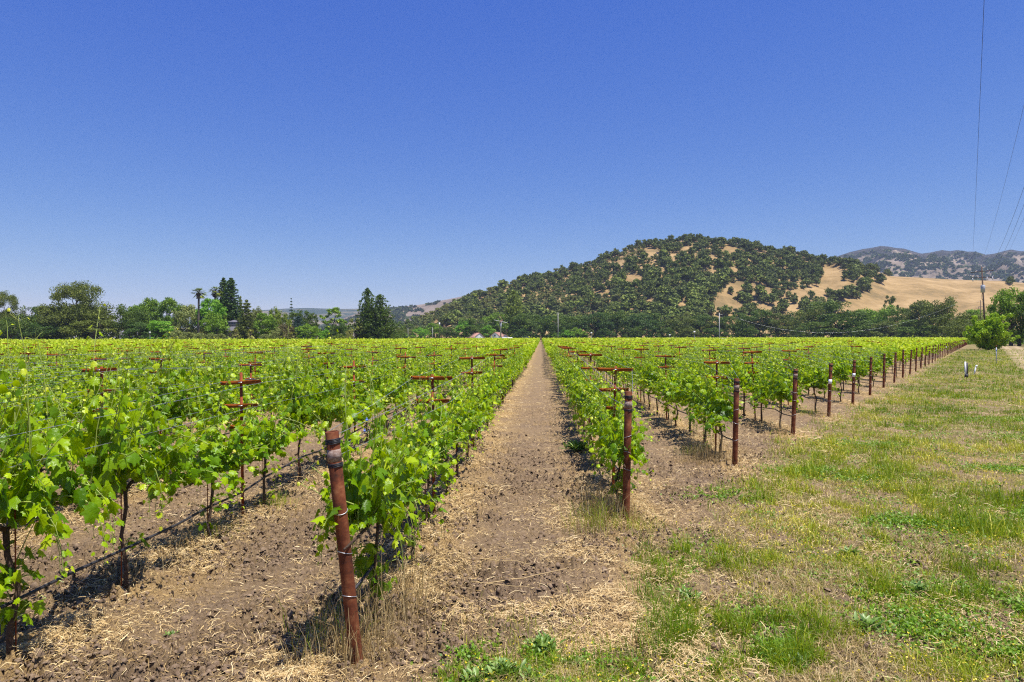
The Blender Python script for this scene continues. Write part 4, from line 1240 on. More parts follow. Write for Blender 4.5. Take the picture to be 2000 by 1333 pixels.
# ------------------------------------------------------------------ end posts: rusty pipes wound with wire
def pipe_mesh(h=1.80, r=.048):
    mb = MB(); n = 20; th = np.arange(n) / n * 2 * PI
    c, s = np.cos(th), np.sin(th)
    rings = []
    for (rr, zz) in ((r, -.15), (r, h * .5), (r, h - .004), (r - .002, h), (r - .008, h), (r - .010, h - .006), (r - .010, h - .16)):
        rings.append(np.stack([c * rr, s * rr, np.full(n, zz)], -1))
    V = np.vstack(rings); m = len(rings)
    i = np.arange(m - 1)[:, None] * n; j = np.arange(n)[None]; j2 = (j + 1) % n
    F = np.stack([i + j, i + j2, i + n + j2, i + n + j], -1).reshape(-1, 4)
    V = np.vstack([V, [[0, 0, h - .16]]]); T_ = np.stack([(m - 1) * n + np.arange(n), (m - 1) * n + (np.arange(n) + 1) % n, np.full(n, len(V) - 1)], -1)
    mb.addm(V, [(F, None), (T_, None)])
    return mb.mesh("pipe", M['rustpipe'], True)
def coil_mesh(turns, r=.051, wr=.0042):
    mb = MB(); th = np.linspace(0, 2 * PI * turns, 22 * turns + 1)
    rng = np.random.default_rng(turns)
    z = th / (2 * PI) * wr * 1.9 - turns * wr
    P = np.stack([np.cos(th) * r, np.sin(th) * r, z + .002 * np.sin(th * 1.3)], -1)
    mb.tube(P, wr, 6); return mb.mesh("wire_coil", M['blackwire'], True)
def loop_mesh(r=.0505, wr=.0028, tilt=.02):
    mb = MB(); th = np.linspace(0, 2 * PI, 25)
    mb.tube(np.stack([np.cos(th) * r, np.sin(th) * r, np.sin(th + 1) * tilt], -1), wr, 5, False); return mb.mesh("wire_loop", M['wire'], True)
def band_mesh(z0, z1, r=.0492):
    mb = MB(); n = 20; th = np.arange(n) / n * 2 * PI
    V = np.vstack([np.stack([np.cos(th) * rr, np.sin(th) * rr, np.full(n, z)], -1) for rr, z in ((r - .0010, z0), (r, z0), (r, z1), (r - .0010, z1))])
    i = np.arange(3)[:, None] * n; j = np.arange(n)[None]; j2 = (j + 1) % n
    mb.add(V, np.stack([i + j, i + j2, i + n + j2, i + n + j], -1).reshape(-1, 4)); return mb
PIPE = pipe_mesh(); COIL4 = coil_mesh(5); COIL3 = coil_mesh(4); LOOP = loop_mesh(); BAND_F = band_mesh(1.575, 1.665).mesh("painted_band", M['faded'], True)
BAND_W = band_mesh(1.12, 1.27, .0498).mesh("white_band", M['whiteband'], True)
LEAN = {0: (-0.098, -0.02), 1: (0.028, 0.03), 2: (0.022, 0.0), 3: (0.05, 0.02), 4: (0.055, 0.02), 5: (0.05, 0.02)}
HP = {0: 1.71, 1: 1.68, 2: 1.62, 3: 1.62, 4: 1.60}
re_ = np.random.default_rng(71)
POST_TOP = {}
for k in range(0, 84):
    X, Y = row_x(k) + (.045 if k == 0 else 0), row_end(k)
    if k < 20:
        lab = ["rusty pipe end post nearest the camera, leaning left, with wire coiled round its top", "rusty pipe end post at the right of the bare path, wound with wire",
               "rusty pipe end post, third from the camera, beyond a clump of dry grass", "rusty pipe end post, fourth from the camera, leaning slightly right", "rusty end post, fifth from the camera, the nearer of two with a white band",
               "rusty end post, sixth from the camera, the farther of two with a white band"][k] if k < 6 else "rusty end post, %s from the camera along the grass edge" % ordinal(k)
    else:
        lab = "rusty end post far along the grass edge of the vineyard"
    t = thing("end_post", lab, 'end post', (X, Y, -.02), 0, "rusty end posts along the grass edge")
    lx, ly = LEAN.get(k, (0.04 + re_.normal(0, .015), re_.normal(0, .02)))
    h = HP.get(k, 1.62 + re_.normal(0, .03))
    t.rotation_euler = (-ly, lx, re_.uniform(-.2, .2)); t.scale = (1, 1, h / 1.80)
    link("pipe", PIPE, t)
    POST_TOP[k] = Vector((X + lx * h, Y + ly * h, h))
    if k < 26:
        link("wire_coil", COIL4, t, (0, 0, 1.725)); link("wire_coil", COIL3, t, (0, 0, 1.545))
        for zz in ((1.18, .92, .55) if k != 1 else (1.22, .98, .74)): link("wire_loop", LOOP, t, (0, 0, zz + re_.normal(0, .03))).rotation_euler = (0, 0, re_.uniform(0, 6))
    if k < 4: link("painted_band", BAND_F, t)
    if k in (4, 5): link("white_band", BAND_W, t)
    if k in (21, 25, 30, 36, 42): link("white_band", BAND_W, t)

# ------------------------------------------------------------------ wires and drip hose along the nearer rows
bystake = {}
for (zc, k, x, y, dz, tl) in stakes: bystake.setdefault(k, []).append((y, x, 1.87 + dz + ZOFF.get(k, 0)))
rw = np.random.default_rng(81)
def sag_path(P, sag=.012, n=5):
    out = []
    for a, b in zip(P[:-1], P[1:]):
        a = np.array(a, float); b = np.array(b, float)
        for i in range(n):
            t = i / n; q = a * (1 - t) + b * t; q[2] -= 4 * sag * t * (1 - t); out.append(q)
    out.append(np.array(P[-1], float)); return np.array(out)
for k in range(-5, 9):
    st = sorted(bystake.get(k, []))[:26]
    if len(st) < 3: continue
    X, Y = row_x(k), row_end(k)
    if k in POST_TOP: p0 = POST_TOP[k]
    else: p0 = Vector((X, Y, 1.65))
    for nm, half, dz, ct in (("upper left", -.275, .0, .045), ("upper right", .275, .0, .045), ("lower left", -.225, -.30, .20), ("lower right", .225, -.30, .20)):
        start = (p0.x + np.sign(half) * .05, p0.y, p0.z - ct)
        P = [start] + [(x + half, y - .03, z + dz + .004) for (y, x, z) in st]
        mb = MB(); mb.tube(sag_path(P), .0021 if abs(k) < 4 else .003, 5, False)
        o = link("trellis_wire", mb.mesh("trellis_wire", M['wire'], True))
        tag(o, "galvanised wire, the %s one of %s" % (nm, row_phrase(k)), 'wire', "galvanised trellis wires")
    # drip hose
    y0 = Y if k >= 0 else max(Y, 1.0)
    P = [(X + (p0.x - X) * .25, y0 + .02, .46)]
    y = y0 + .7
    while y < 75:
        P.append((X + .03 + rw.normal(0, .02), y, (.45 if k != 0 else .50) + rw.normal(0, .025))); y += .75
    mb = MB(); mb.tube(P, .013, 6)
    o = link("drip_hose", mb.mesh("drip_hose", M['hose'], True)); tag(o, "black drip hose slung low along %s" % row_phrase(k), 'hose', "black drip hoses under the vines")
    if k == -1:   # emitter tubes hanging from it
        for (yy, L_) in ((7.15, .30), (8.1, .16)):
            th = np.linspace(0, 1, 10); mbb = MB()
            mbb.tube(np.stack([X + .05 + .18 * np.sin(th * 3), yy + th * .25, .45 - L_ * np.sin(th * PI) ** .8], -1), .003, 5)
            link("emitter_tube", mbb.mesh("emitter_tube", M['hose']), o)
    if k == 0:
        pass
# blue clips where the wires leave the first post
for (tx, s) in ((0.30, 1), (0.62, -1)):
    st0 = sorted(bystake[0])[0]
    a = np.array([POST_TOP[0].x + .05 * s, POST_TOP[0].y, POST_TOP[0].z - (.045 if s > 0 else .20)]); b = np.array([st0[1] + s * .27, st0[0], st0[2] - (0 if s > 0 else .3)])
    c = a * (1 - tx * .5) + b * tx * .5
    mb = MB(); mb.box((0, 0, 0), (.014, .03, .016)); mb.box((0, .0, .013), (.008, .014, .012))
    o = link("wire_clip", mb.mesh("wire_clip", M['blueclip']), None, tuple(c)); tag(o, "small blue plastic clip on the %s wire behind the nearest end post" % ("upper" if s > 0 else "lower"), 'clip', "blue wire clips")

# ------------------------------------------------------------------ ground cover
GR = {
 'green': leaf_mat("green_grass_blades", [(0, (0.093, 0.197, 0.005)), (0.35, (0.237, 0.333, 0.009)), (0.6, (0.476, 0.468, 0.027)), (1, (0.872, 0.714, 0.153))], trans=(0.529, 0.616, 0.018), tmix=0.3, rough=0.5, spec=0.35),
 'dry': leaf_mat("dry_grass_blades", [(0, (0.226, 0.148, 0.052)), (0.5, (0.418, 0.296, 0.122)), (1, (0.609, 0.487, 0.261))], trans=(0.435, 0.331, 0.122), tmix=0.2, rough=0.55, spec=0.35),
 'straw': leaf_mat("straw_litter", [(0, (0.236, 0.138, 0.052)), (0.45, (0.543, 0.367, 0.144)), (1, (0.874, 0.690, 0.369))], trans=(0.590, 0.438, 0.144), tmix=0.1, rough=0.5, spec=0.4),
 'clover': leaf_mat("bright_low_weeds", [(0, (0.068, 0.165, 0.006)), (0.5, (0.149, 0.297, 0.010)), (1, (0.338, 0.462, 0.030))], trans=(0.378, 0.605, 0.010), tmix=0.3, rough=0.5),
 'yellow': leaf_mat("yellow_petals", [(0, (0.65, 0.50, 0.02)), (1, (0.85, 0.72, 0.05))], trans=(0.8, 0.65, 0.03), tmix=0.25),
 'weed': leaf_mat("broad_weed_leaf", [(0, (0.06, 0.14, 0.015)), (0.5, (0.15, 0.26, 0.035)), (1, (0.33, 0.44, 0.13))], trans=(0.22, 0.36, 0.04), tmix=0.25, rough=0.45),
}
def visible_samples(rng, n, r0, r1, a0=-39, a1=39, power=1.0):
    """ground points, evenly spread over the view's angle and the logarithm of distance"""
    u = rng.random(n)
    r = r0 * (r1 / r0) ** (u ** power)
    a = R(1) * rng.uniform(a0, a1, n) - PSI
    return np.sin(a) * r, np.cos(a) * r, r

def blades(mb, rng, x, y, z, h, w, lean, var, curl=0.4):
    n = len(x)
    a = rng.uniform(0, 2 * PI, n); fa = rng.uniform(0, 2 * PI, n)
    ld = np.stack([np.cos(a), np.sin(a), np.zeros(n)], -1) * lean[:, None]
    sd = np.stack([np.cos(fa), np.sin(fa), np.zeros(n)], -1) * (w * .5)[:, None]
    b = np.stack([x, y, z], -1)
    m = b + ld * h[:, None] * .4 + np.array([0, 0, 1]) * (h * .6)[:, None]
    t = b + ld * h[:, None] * (1 + curl) + np.array([0, 0, 1]) * (h * np.clip(1 - .35 * lean, .3, 1))[:, None]
    V = np.stack([b - sd, b + sd, m + sd * .8, m - sd * .8, t], 1).reshape(-1, 3)
    o = (np.arange(n) * 5)[:, None]
    mb.addm(V, [(o + np.array([[0, 1, 2, 3]]), var), (o + np.array([[3, 2, 4]]), var)])

def litter(mb, rng, x, y, z, L, w, var):
    """straws lying about"""
    n = len(x); a = rng.uniform(0, 2 * PI, n); el = rng.normal(0.05, .22, n)
    d = np.stack([np.cos(a) * np.cos(el), np.sin(a) * np.cos(el), np.sin(el)], -1)
    s = np.stack([-np.sin(a), np.cos(a), rng.normal(0, .5, n)], -1) * (w * .5)[:, None]
    b = np.stack([x, y, z], -1)
    bend = np.stack([rng.normal(0, .12, n), rng.normal(0, .12, n), np.abs(rng.normal(0, .10, n))], -1) * L[:, None]
    p0 = b - d * L[:, None] * .5; p1 = b + bend; p2 = b + d * L[:, None] * .5
    V = np.stack([p0 - s, p0 + s, p1 + s, p1 - s, p2 + s * .6, p2 - s * .6], 1).reshape(-1, 3)
    o = (np.arange(n) * 6)[:, None]
    mb.add(V, np.vstack([o + np.array([[0, 1, 2, 3]]), o + np.array([[3, 2, 4, 5]])]), np.concatenate([var, var]))

def in_rows(x, y): return y > y_edge(x) - 0.6
def ground_cover():
    rng = np.random.default_rng(1001)
    # --- straw litter between and under the rows
    x, y, r = visible_samples(rng, 900000, 3.0, 60)
    g = grassy_at(x, y)
    strip = np.exp(-(rowdist(x) / 0.50) ** 2)
    pat = fbm(x * 1.6, y * 1.6, 61, 4)
    tracks = np.exp(-((np.abs(x + .15) - 0.62) / .28) ** 2) * .22 * (np.abs(x) < 1.2)
    heap = np.exp(-((y - 5.95 - .15 * np.sin(x * 3)) / .16) ** 2) * smooth(-1.0, -.6, x) * smooth(1.1, .8, x) * .8
    p = (0.07 + 1.0 * strip * smooth(.36, .56, pat) + tracks * smooth(.35, .6, pat) + heap + .16 * smooth(.56, .7, pat)) * (1 - .8 * g) + g * .08
    edge = smooth(2.2, .6, np.abs((y_edge(x) - y) * .53 - .3)) * (x > 0) * .5
    p = np.clip(p + .6 * edge * smooth(.4, .55, pat), 0, 1)
    k = rng.random(len(x)) < p * .95
    x, y, r, strip = x[k], y[k], r[k], strip[k]
    z = ground_h(x, y) + rng.random(len(x)) * (.012 + .055 * strip) + .004
    f = 1 + r * .05
    mb = MB(); litter(mb, rng, x, y, z, rng.gamma(2.6, .020, len(x)).clip(.015, .16) * (1 + r * .02), rng.uniform(.0016, .0036, len(x)) * f, np.clip(rng.normal(.55, .25, len(x)), 0, 1))
    tag(link("straw_litter", mb.mesh("straw_litter", GR['straw'])), "dry straw littering the soil along the vine rows", 'straw', None, 'stuff')
    # --- loose clods on the tilled soil
    x, y, r = visible_samples(rng, 300000, 3.0, 17, power=1.15)
    g = grassy_at(x, y); pat = fbm(x * .9, y * .9, 41, 3); pt2 = fbm(x * 3.1, y * 3.1, 44, 3)
    k = rng.random(len(x)) < (1 - .75 * g) * (.12 + .88 * smooth(.38, .56, pat)) * (.25 + .75 * smooth(.4, .6, pt2)) * .80
    x, y, r = x[k], y[k], r[k]; n = len(x)
    OV = np.array([[1, 0, 0], [-1, 0, 0], [0, 1, 0], [0, -1, 0], [0, 0, .7], [.6, .6, .4], [-.6, .5, .35], [.5, -.6, .45], [-.6, -.6, .3]], float)
    OF = np.array([[5, 4, 0], [5, 0, 2], [5, 2, 4], [6, 4, 2], [6, 2, 1], [6, 1, 4], [7, 4, 3], [7, 3, 0], [7, 0, 4], [8, 4, 1], [8, 1, 3], [8, 3, 4]])
    s = rng.gamma(1.5, .0055, n) + .004; s = np.minimum(s, .034) * (1 + r * .02)
    nr = rng.normal(0, .35, (n, 3)); nr[:, 2] += 1
    Rm = rot_frames(rnd_dirs(rng, n), nr) * rng.uniform(.55, 1.25, (n, 1, 3))
    mb = MB(); scatter(mb, OV, OF, np.stack([x, y, ground_h(x, y) + s * .10], -1), Rm, s, rng.random(n))
    m, N, L, out = new_mat("clod_soil"); b = N.new("ShaderNodeBsdfPrincipled"); b.inputs["Roughness"].default_value = .95; b.inputs["Specular IOR Level"].default_value = .1
    nn = noise(N, L, 17, 9, .74); n5 = noise(N, L, 90, 3, .6)
    L.new(ramp(N, L, nn, [(0.25, (0.074, 0.048, 0.030)), (0.45, (0.167, 0.115, 0.075)), (0.6, (0.251, 0.179, 0.119)), (0.8, (0.364, 0.276, 0.199))]), b.inputs['Base Color'])
    bp = N.new("ShaderNodeBump"); bp.inputs["Strength"].default_value = .8; bp.inputs["Distance"].default_value = .006; L.new(n5, bp.inputs["Height"]); L.new(bp.outputs[0], b.inputs["Normal"])
    L.new(b.outputs[0], out.inputs[0])
    tag(link("soil_clods", mb.mesh("soil_clods", m)), "loose brown clods of tilled earth between the rows", 'soil', None, 'stuff')
    # --- grass on the margin
    x, y, r = visible_samples(rng, 1700000, 3.0, 150, a0=-12, a1=39, power=.85)
    g = grassy_at(x, y) * (y < y_edge(x) + 1.5)
    pat = fbm(x * 1.1, y * 1.1, 71, 4); pat2 = fbm(x * .35, y * .35, 72, 3); fine = fbm(x * 4.5, y * 4.5, 73, 3)
    tuft = smooth(.42, .58, fine)
    p = g * (.18 + .10 * smooth(10, 40, r) + .90 * smooth(.36, .50, pat)) * (.14 + .86 * tuft)
    k = rng.random(len(x)) < p * .62
    x, y, r, pat, pat2, tuft = x[k], y[k], r[k], pat[k], pat2[k], tuft[k]; n = len(x)
    h = rng.gamma(3.0, .022, n).clip(.02, .20) * (.6 + .9 * smooth(.45, .68, pat)) * (.6 + .7 * tuft) * (1 + .004 * r)
    green = np.clip(.47 - 1.5 * (pat2 - .5) - 1.1 * (pat - .55) + rng.normal(0, .20, n) - .12 * smooth(10, 40, r), 0, 1)
    mb = MB(); blades(mb, rng, x, y, ground_h(x, y) - .005, h, .0034 * (1 + r * .09) * rng.uniform(.7, 1.5, n), rng.uniform(.05, .8, n), green)
    tag(link("grass", mb.mesh("grass", GR['green'])), "patchy green and yellowing grass on the right margin", 'grass', None, 'stuff')
    # --- upright dry grass mixed in
    x, y, r = visible_samples(rng, 420000, 3.0, 90, a0=-12, a1=39, power=.85)
    g = grassy_at(x, y) * (y < y_edge(x) + 1.0); pat = fbm(x * 1.3, y * 1.3, 81, 4)
    k = rng.random(len(x)) < g * .75 * smooth(.42, .62, pat)
    x, y, r = x[k], y[k], r[k]; n = len(x)
    mb = MB(); blades(mb, rng, x, y, ground_h(x, y), rng.uniform(.03, .12, n), .0026 * (1 + r * .10) * rng.uniform(.7, 1.3, n), rng.uniform(.3, 1.7, n), np.clip(rng.normal(.6, .25, n), 0, 1))
    # dry and green tall grass round posts and vine feet
    spots = [(row_x(0) + .10, row_end(0) + .12, .30, 240, .62), (row_x(0) - .15, row_end(0) - .05, .30, 160, .38), (row_x(0) + .3, row_end(0) + .75, .25, 120, .75), (row_x(1) - .30, row_end(1) + .15, .30, 300, .60), (row_x(1) + .05, row_end(1) - .05, .22, 120, .4), (row_x(1) - .45, row_end(1) - .55, .3, 120, .5),
             (row_x(2) - .35, row_end(2) + .25, .35, 260, .50), (row_x(2) - .75, row_end(2) + .3, .3, 130, .35), (row_x(3) - .3, row_end(3) + .1, .3, 160, .38), (row_x(4) - .2, row_end(4), .3, 100, .3), (row_x(2) - .3, row_end(2) + 1.6, .35, 150, .35), (row_x(3) - .3, row_end(3) + 1.6, .35, 120, .3)]
    for i in range(60):
        kk = int(rng.integers(-3, 9)); spots.append((row_x(kk) + rng.normal(0, .12), max(row_end(kk), 3.2) + rng.uniform(0, 16), .22, 45, .32))
    for (cx, cy_, sp, n, hh) in spots:
        xx = cx + rng.normal(0, sp * .55, n); yy = cy_ + rng.normal(0, sp * .55, n)
        hb = hh * rng.uniform(.35, 1.15, n); hb = np.where(rng.random(n) < .12, hb * 1.35, hb)
        blades(mb, rng, xx, yy, ground_h(xx, yy) - .01, hb, np.full(n, .0032) * rng.uniform(.7, 1.5, n), rng.uniform(.05, .55, n), np.clip(rng.normal(.45, .3, n), 0, 1))
    tag(link("dry_grass", mb.mesh("dry_grass", GR['dry'])), "tall dry straw-coloured grass round the posts and over the margin", 'dry grass', None, 'stuff')
    # green tall blades by the posts
    mb = MB()
    for (cx, cy_, sp, n, hh) in [(row_x(0) - .25, row_end(0) + .25, .3, 90, .42), (row_x(1) - .42, row_end(1) - .35, .32, 200, .48), (row_x(1) + .1, row_end(1) - .4, .3, 150, .3), (row_x(-1) + .18, 9.2, .22, 110, .30), (row_x(-1) + .12, 7.75, .2, 60, .26), (.05, 4.7, .55, 900, .15), (-.1, 5.2, .55, 500, .13), (row_x(2) - .5, row_end(2) + 1.2, .3, 120, .26), (row_x(4) - .4, row_end(4) + .6, .35, 160, .3)]:
        xx = cx + rng.normal(0, sp * .55, n); yy = cy_ + rng.normal(0, sp * .55, n)
        blades(mb, rng, xx, yy, ground_h(xx, yy) - .01, hh * rng.uniform(.4, 1.1, n), np.full(n, .0036) * rng.uniform(.7, 1.5, n), rng.uniform(.1, .7, n), np.clip(rng.normal(.35, .2, n), 0, 1))
    tag(link("tall_grass", mb.mesh("tall_grass", GR['green'])), "taller green grass clumps at the feet of posts and vines", 'grass', None, 'stuff')
    # --- bright low weeds in patches
    mb = MB()
    P = [(.25, 4.75, .40, .22), (-.35, 5.0, .30, .16), (3.05, 5.7, .42, .28), (3.75, 6.35, .55, .33), (4.25, 6.0, .35, .22), (4.9, 5.75, .40, .24), (3.6, 5.15, .35, .15), (4.6, 4.75, .5, .2), (1.75, 5.2, .18, .16), (4.6, 8.9, .9, .32), (6.6, 9.3, .7, .35), (5.4, 11.5, .9, .3), (8.2, 12.5, .8, .4), (2.6, 10.2, .5, .35), (11.6, 16.4, 1.3, .5), (13.5, 19.8, 1.8, .6), (16.8, 21.5, 1.6, .6), (4.7, 12.2, .6, .4), (7.3, 15.2, 1.0, .5), (5.0, 5.2, .6, .4)]
    for (cx, cy_, sx, sy) in P:
        n = int(5200 * sx * sy / (0.25 + .006 * cy_ * cy_)) + 500
        xx = cx + rng.normal(0, sx * .6, n); yy = cy_ + rng.normal(0, sy * .6, n)
        kq = fbm(xx * 5, yy * 5, 91, 3) > .42; xx, yy = xx[kq], yy[kq]; n = len(xx)
        s = rng.uniform(.010, .022, n) * (1 + cy_ * .03)
        nr = rng.normal(0, .5, (n, 3)); nr[:, 2] += 1
        scatter(mb, LEAFQ, [[0, 1, 2, 3]], np.stack([xx, yy, ground_h(xx, yy) + rng.uniform(.01, .06, n)], -1), rot_frames(rnd_dirs(rng, n), nr), s * 1.2, np.clip(rng.normal(.5, .25, n), 0, 1))
        n2 = n // 3; blades(mb, rng, xx[:n2], yy[:n2], ground_h(xx[:n2], yy[:n2]), rng.uniform(.03, .09, n2), np.full(n2, .004) * (1 + cy_ * .05), rng.uniform(.1, .9, n2), np.clip(rng.normal(.4, .2, n2), 0, 1))
    # small greenish broad leaves through the whole margin
    x, y, r = visible_samples(rng, 240000, 3.0, 90, a0=-12, a1=39, power=.8)
    g = grassy_at(x, y) * (y < y_edge(x) + 1.0); pat = fbm(x * 1.7, y * 1.7, 95, 4)
    k = rng.random(len(x)) < g * smooth(.44, .6, pat) * .8
    x, y, r = x[k], y[k], r[k]; n = len(x); nr = rng.normal(0, .5, (n, 3)); nr[:, 2] += 1
    scatter(mb, LEAFQ, [[0, 1, 2, 3]], np.stack([x, y, ground_h(x, y) + rng.uniform(.005, .05, n)], -1), rot_frames(rnd_dirs(rng, n), nr), rng.uniform(.010, .026, n) * (1 + r * .04), np.clip(rng.normal(.45, .25, n), 0, 1))
    tag(link("low_weeds", mb.mesh("low_weeds", GR['clover'])), "bright green patches of low weeds in the margin grass", 'weeds', None, 'stuff')
    # --- yellow flowers
    mb = MB()
    x, y, r = visible_samples(rng, 26000, 3.3, 45, a0=-6, a1=39, power=.8)
    g = grassy_at(x, y) * (y < y_edge(x)); pat = fbm(x * .8, y * .8, 99, 3)
    k = rng.random(len(x)) < g * smooth(.44, .62, pat) * .5
    x, y, r = x[k], y[k], r[k]; n = len(x); z = ground_h(x, y) + rng.uniform(.05, .14, n)
    for q in range(2):
        nr = rng.normal(0, .4, (n, 3)); nr[:, 2] += 1
        scatter(mb, LEAFQ, [[0, 1, 2, 3]], np.stack([x + rng.normal(0, .004, n), y, z + q * .004], -1), rot_frames(rnd_dirs(rng, n), nr), rng.uniform(.008, .014, n) * (1 + r * .05), rng.random(n))
    mb2 = MB(); blades(mb2, rng, x, y, ground_h(x, y), z - ground_h(x, y), .0022 * (1 + r * .05), np.full(n, .05), np.full(n, .4), 0)
    fl = link("wildflowers", mb.mesh("wildflowers", GR['yellow'])); tag(fl, "tiny yellow wildflowers sprinkled through the margin grass", 'wildflowers', None, 'stuff')
    tag(link("flower_stems", mb2.mesh("flower_stems", GR['green']), fl), None, None, None, 'stuff')
ground_cover()

# broad-leaved weeds one can point to
def weed_mesh(seed, n, size, rosette=True):
    rng = np.random.default_rng(seed); mb = MB()
    LV = np.array([[0, 0, 0], [-.07, .3, .05], [-.13, .6, .05], [-.09, .88, -.02], [0, 1.08, -.12], [.09, .88, -.02], [.13, .6, .05], [.07, .3, .05], [0, .35, .02], [0, .7, .0]])
    LF = np.array([[0, 8, 1, 1], [1, 8, 9, 2], [2, 9, 4, 3], [0, 7, 8, 8], [7, 6, 9, 8], [6, 5, 4, 9]])
    L3 = np.array([[0, 8, 1], [1, 8, 2], [2, 8, 9], [2, 9, 3], [3, 9, 4], [0, 7, 8], [7, 6, 8], [6, 9, 8], [6, 5, 9], [5, 4, 9]])
    a = rng.uniform(0, 2 * PI, n); el = rng.uniform(.15, 1.2, n)
    tip = np.stack([np.cos(a) * np.cos(el), np.sin(a) * np.cos(el), np.sin(el)], -1)
    nrm = np.stack([-np.cos(a) * np.sin(el), -np.sin(a) * np.sin(el), np.cos(el)], -1) + rng.normal(0, .2, (n, 3))
    pos = np.stack([rng.normal(0, .03 + .25 * size * (not rosette), n), rng.normal(0, .03 + .18 * size * (not rosette), n), rng.uniform(0, .02, n)], -1)
    scatter(mb, LV, L3, pos, rot_frames(tip, nrm), size * rng.uniform(.5, 1.1, n), np.clip(rng.normal(.5, .25, n), 0, 1))
    return mb.mesh("weed_plant", GR['weed'])
WM = [weed_mesh(1, 80, .11), weed_mesh(2, 240, .12, False), weed_mesh(3, 56, .085)]
def at_ground(px, py):
    Z = FPX * H / (py - horizon(px)); return world_xy(px, Z)
for i, (px_, py_, m_, s, lab) in enumerate([
        (985, 1318, 1, .85, "clump of long-leaved green weeds at the bottom of the bare path"), (1060, 1268, 1, .8, "leafy weed clump at the path mouth, right of the larger clump"),
        (925, 1330, 0, .9, "broad-leaved weed cut by the bottom edge in the path mouth"), (1030, 1330, 2, 1.1, "weed with broad pale leaves at the bottom edge of the path mouth"),
        (1660, 1083, 0, 1.0, "dark strap-leaved weed at the left tip of the bright green patch"), (1788, 1158, 0, 1.05, "dark green leafy weed right of the bright green patch"),
        (1690, 1230, 0, 1.0, "grey green rosette weed on bare soil at lower right"), (1555, 1300, 2, 1.1, "broad-leaved weed near the bottom edge beside yellow flowers"),
        (1345, 1168, 2, 1.2, "bright green weed tuft in the grass below the second post"), (1125, 1300, 2, .8, "small weed on bare soil right of the path mouth clump"),
        (1128, 885, 1, 1.6, "green weed bushing out at the left foot of the row right of the path"), (1380, 880, 2, 1.2, "low weed under the vines of the second row right of the path"),
        (330, 1240, 2, .55, "tiny green seedling on the bare soil at lower left")]):
    x, y = at_ground(px_, py_)
    o = link("weed_plant", WM[m_], None, (x, y, float(ground_h(np.array([x]), np.array([y]))[0])), i * 1.3)
    o.scale = (s, s, s); tag(o, lab, 'weed')
# long cut stalks lying across the path mouth
for i, (a, b, r_) in enumerate([((935, 1102), (1040, 1112), .0055), ((950, 1150), (1110, 1118), .005), ((918, 1152), (1040, 1158), .004), ((1085, 1186), (1160, 1225), .005)]):
    p, q = at_ground(*a), at_ground(*b)
    t = np.linspace(0, 1, 8)[:, None]; P = np.array([[p[0], p[1], 0.03]]) * (1 - t) + np.array([[q[0], q[1], 0.03]]) * t
    P[:, 2] = ground_h(P[:, 0], P[:, 1]) + .022; P[:, 2] = P[:, 2] * .3 + P[:, 2].max() * .7
    mb = MB(); mb.tube(P, np.linspace(r_, r_ * .5, 8), 5, True, .6)
    tag(link("cut_stalk", mb.mesh("cut_stalk", GR['straw'])), ["reddish green stalk lying across the path, farthest of four", "long pale stalk lying slanted across the path mouth", "thin stalk lying below the long pale one", "brown stalk lying at the right of the path mouth"][i], 'stalk', "cut stalks lying on the path")

# ------------------------------------------------------------------ poles, posts and small things
def pole_obj(name, label, cat, px, top, Z, r=.12, mat='palepole', group=None, lean=0):
    x, y = world_xy(px, Z); h = z_at(px, top, Z)
    t = thing(name, label, cat, (x, y, 0), -PSI * 0 + .05, group)
    mb = MB(); mb.tube([[0, 0, -.3], [lean * h * .5, 0, h * .5], [lean * h, 0, h]], [r, r * .92, r * .82], 8)
    link("pole", mb.mesh("pole", M[mat], True), t)
    return t, h
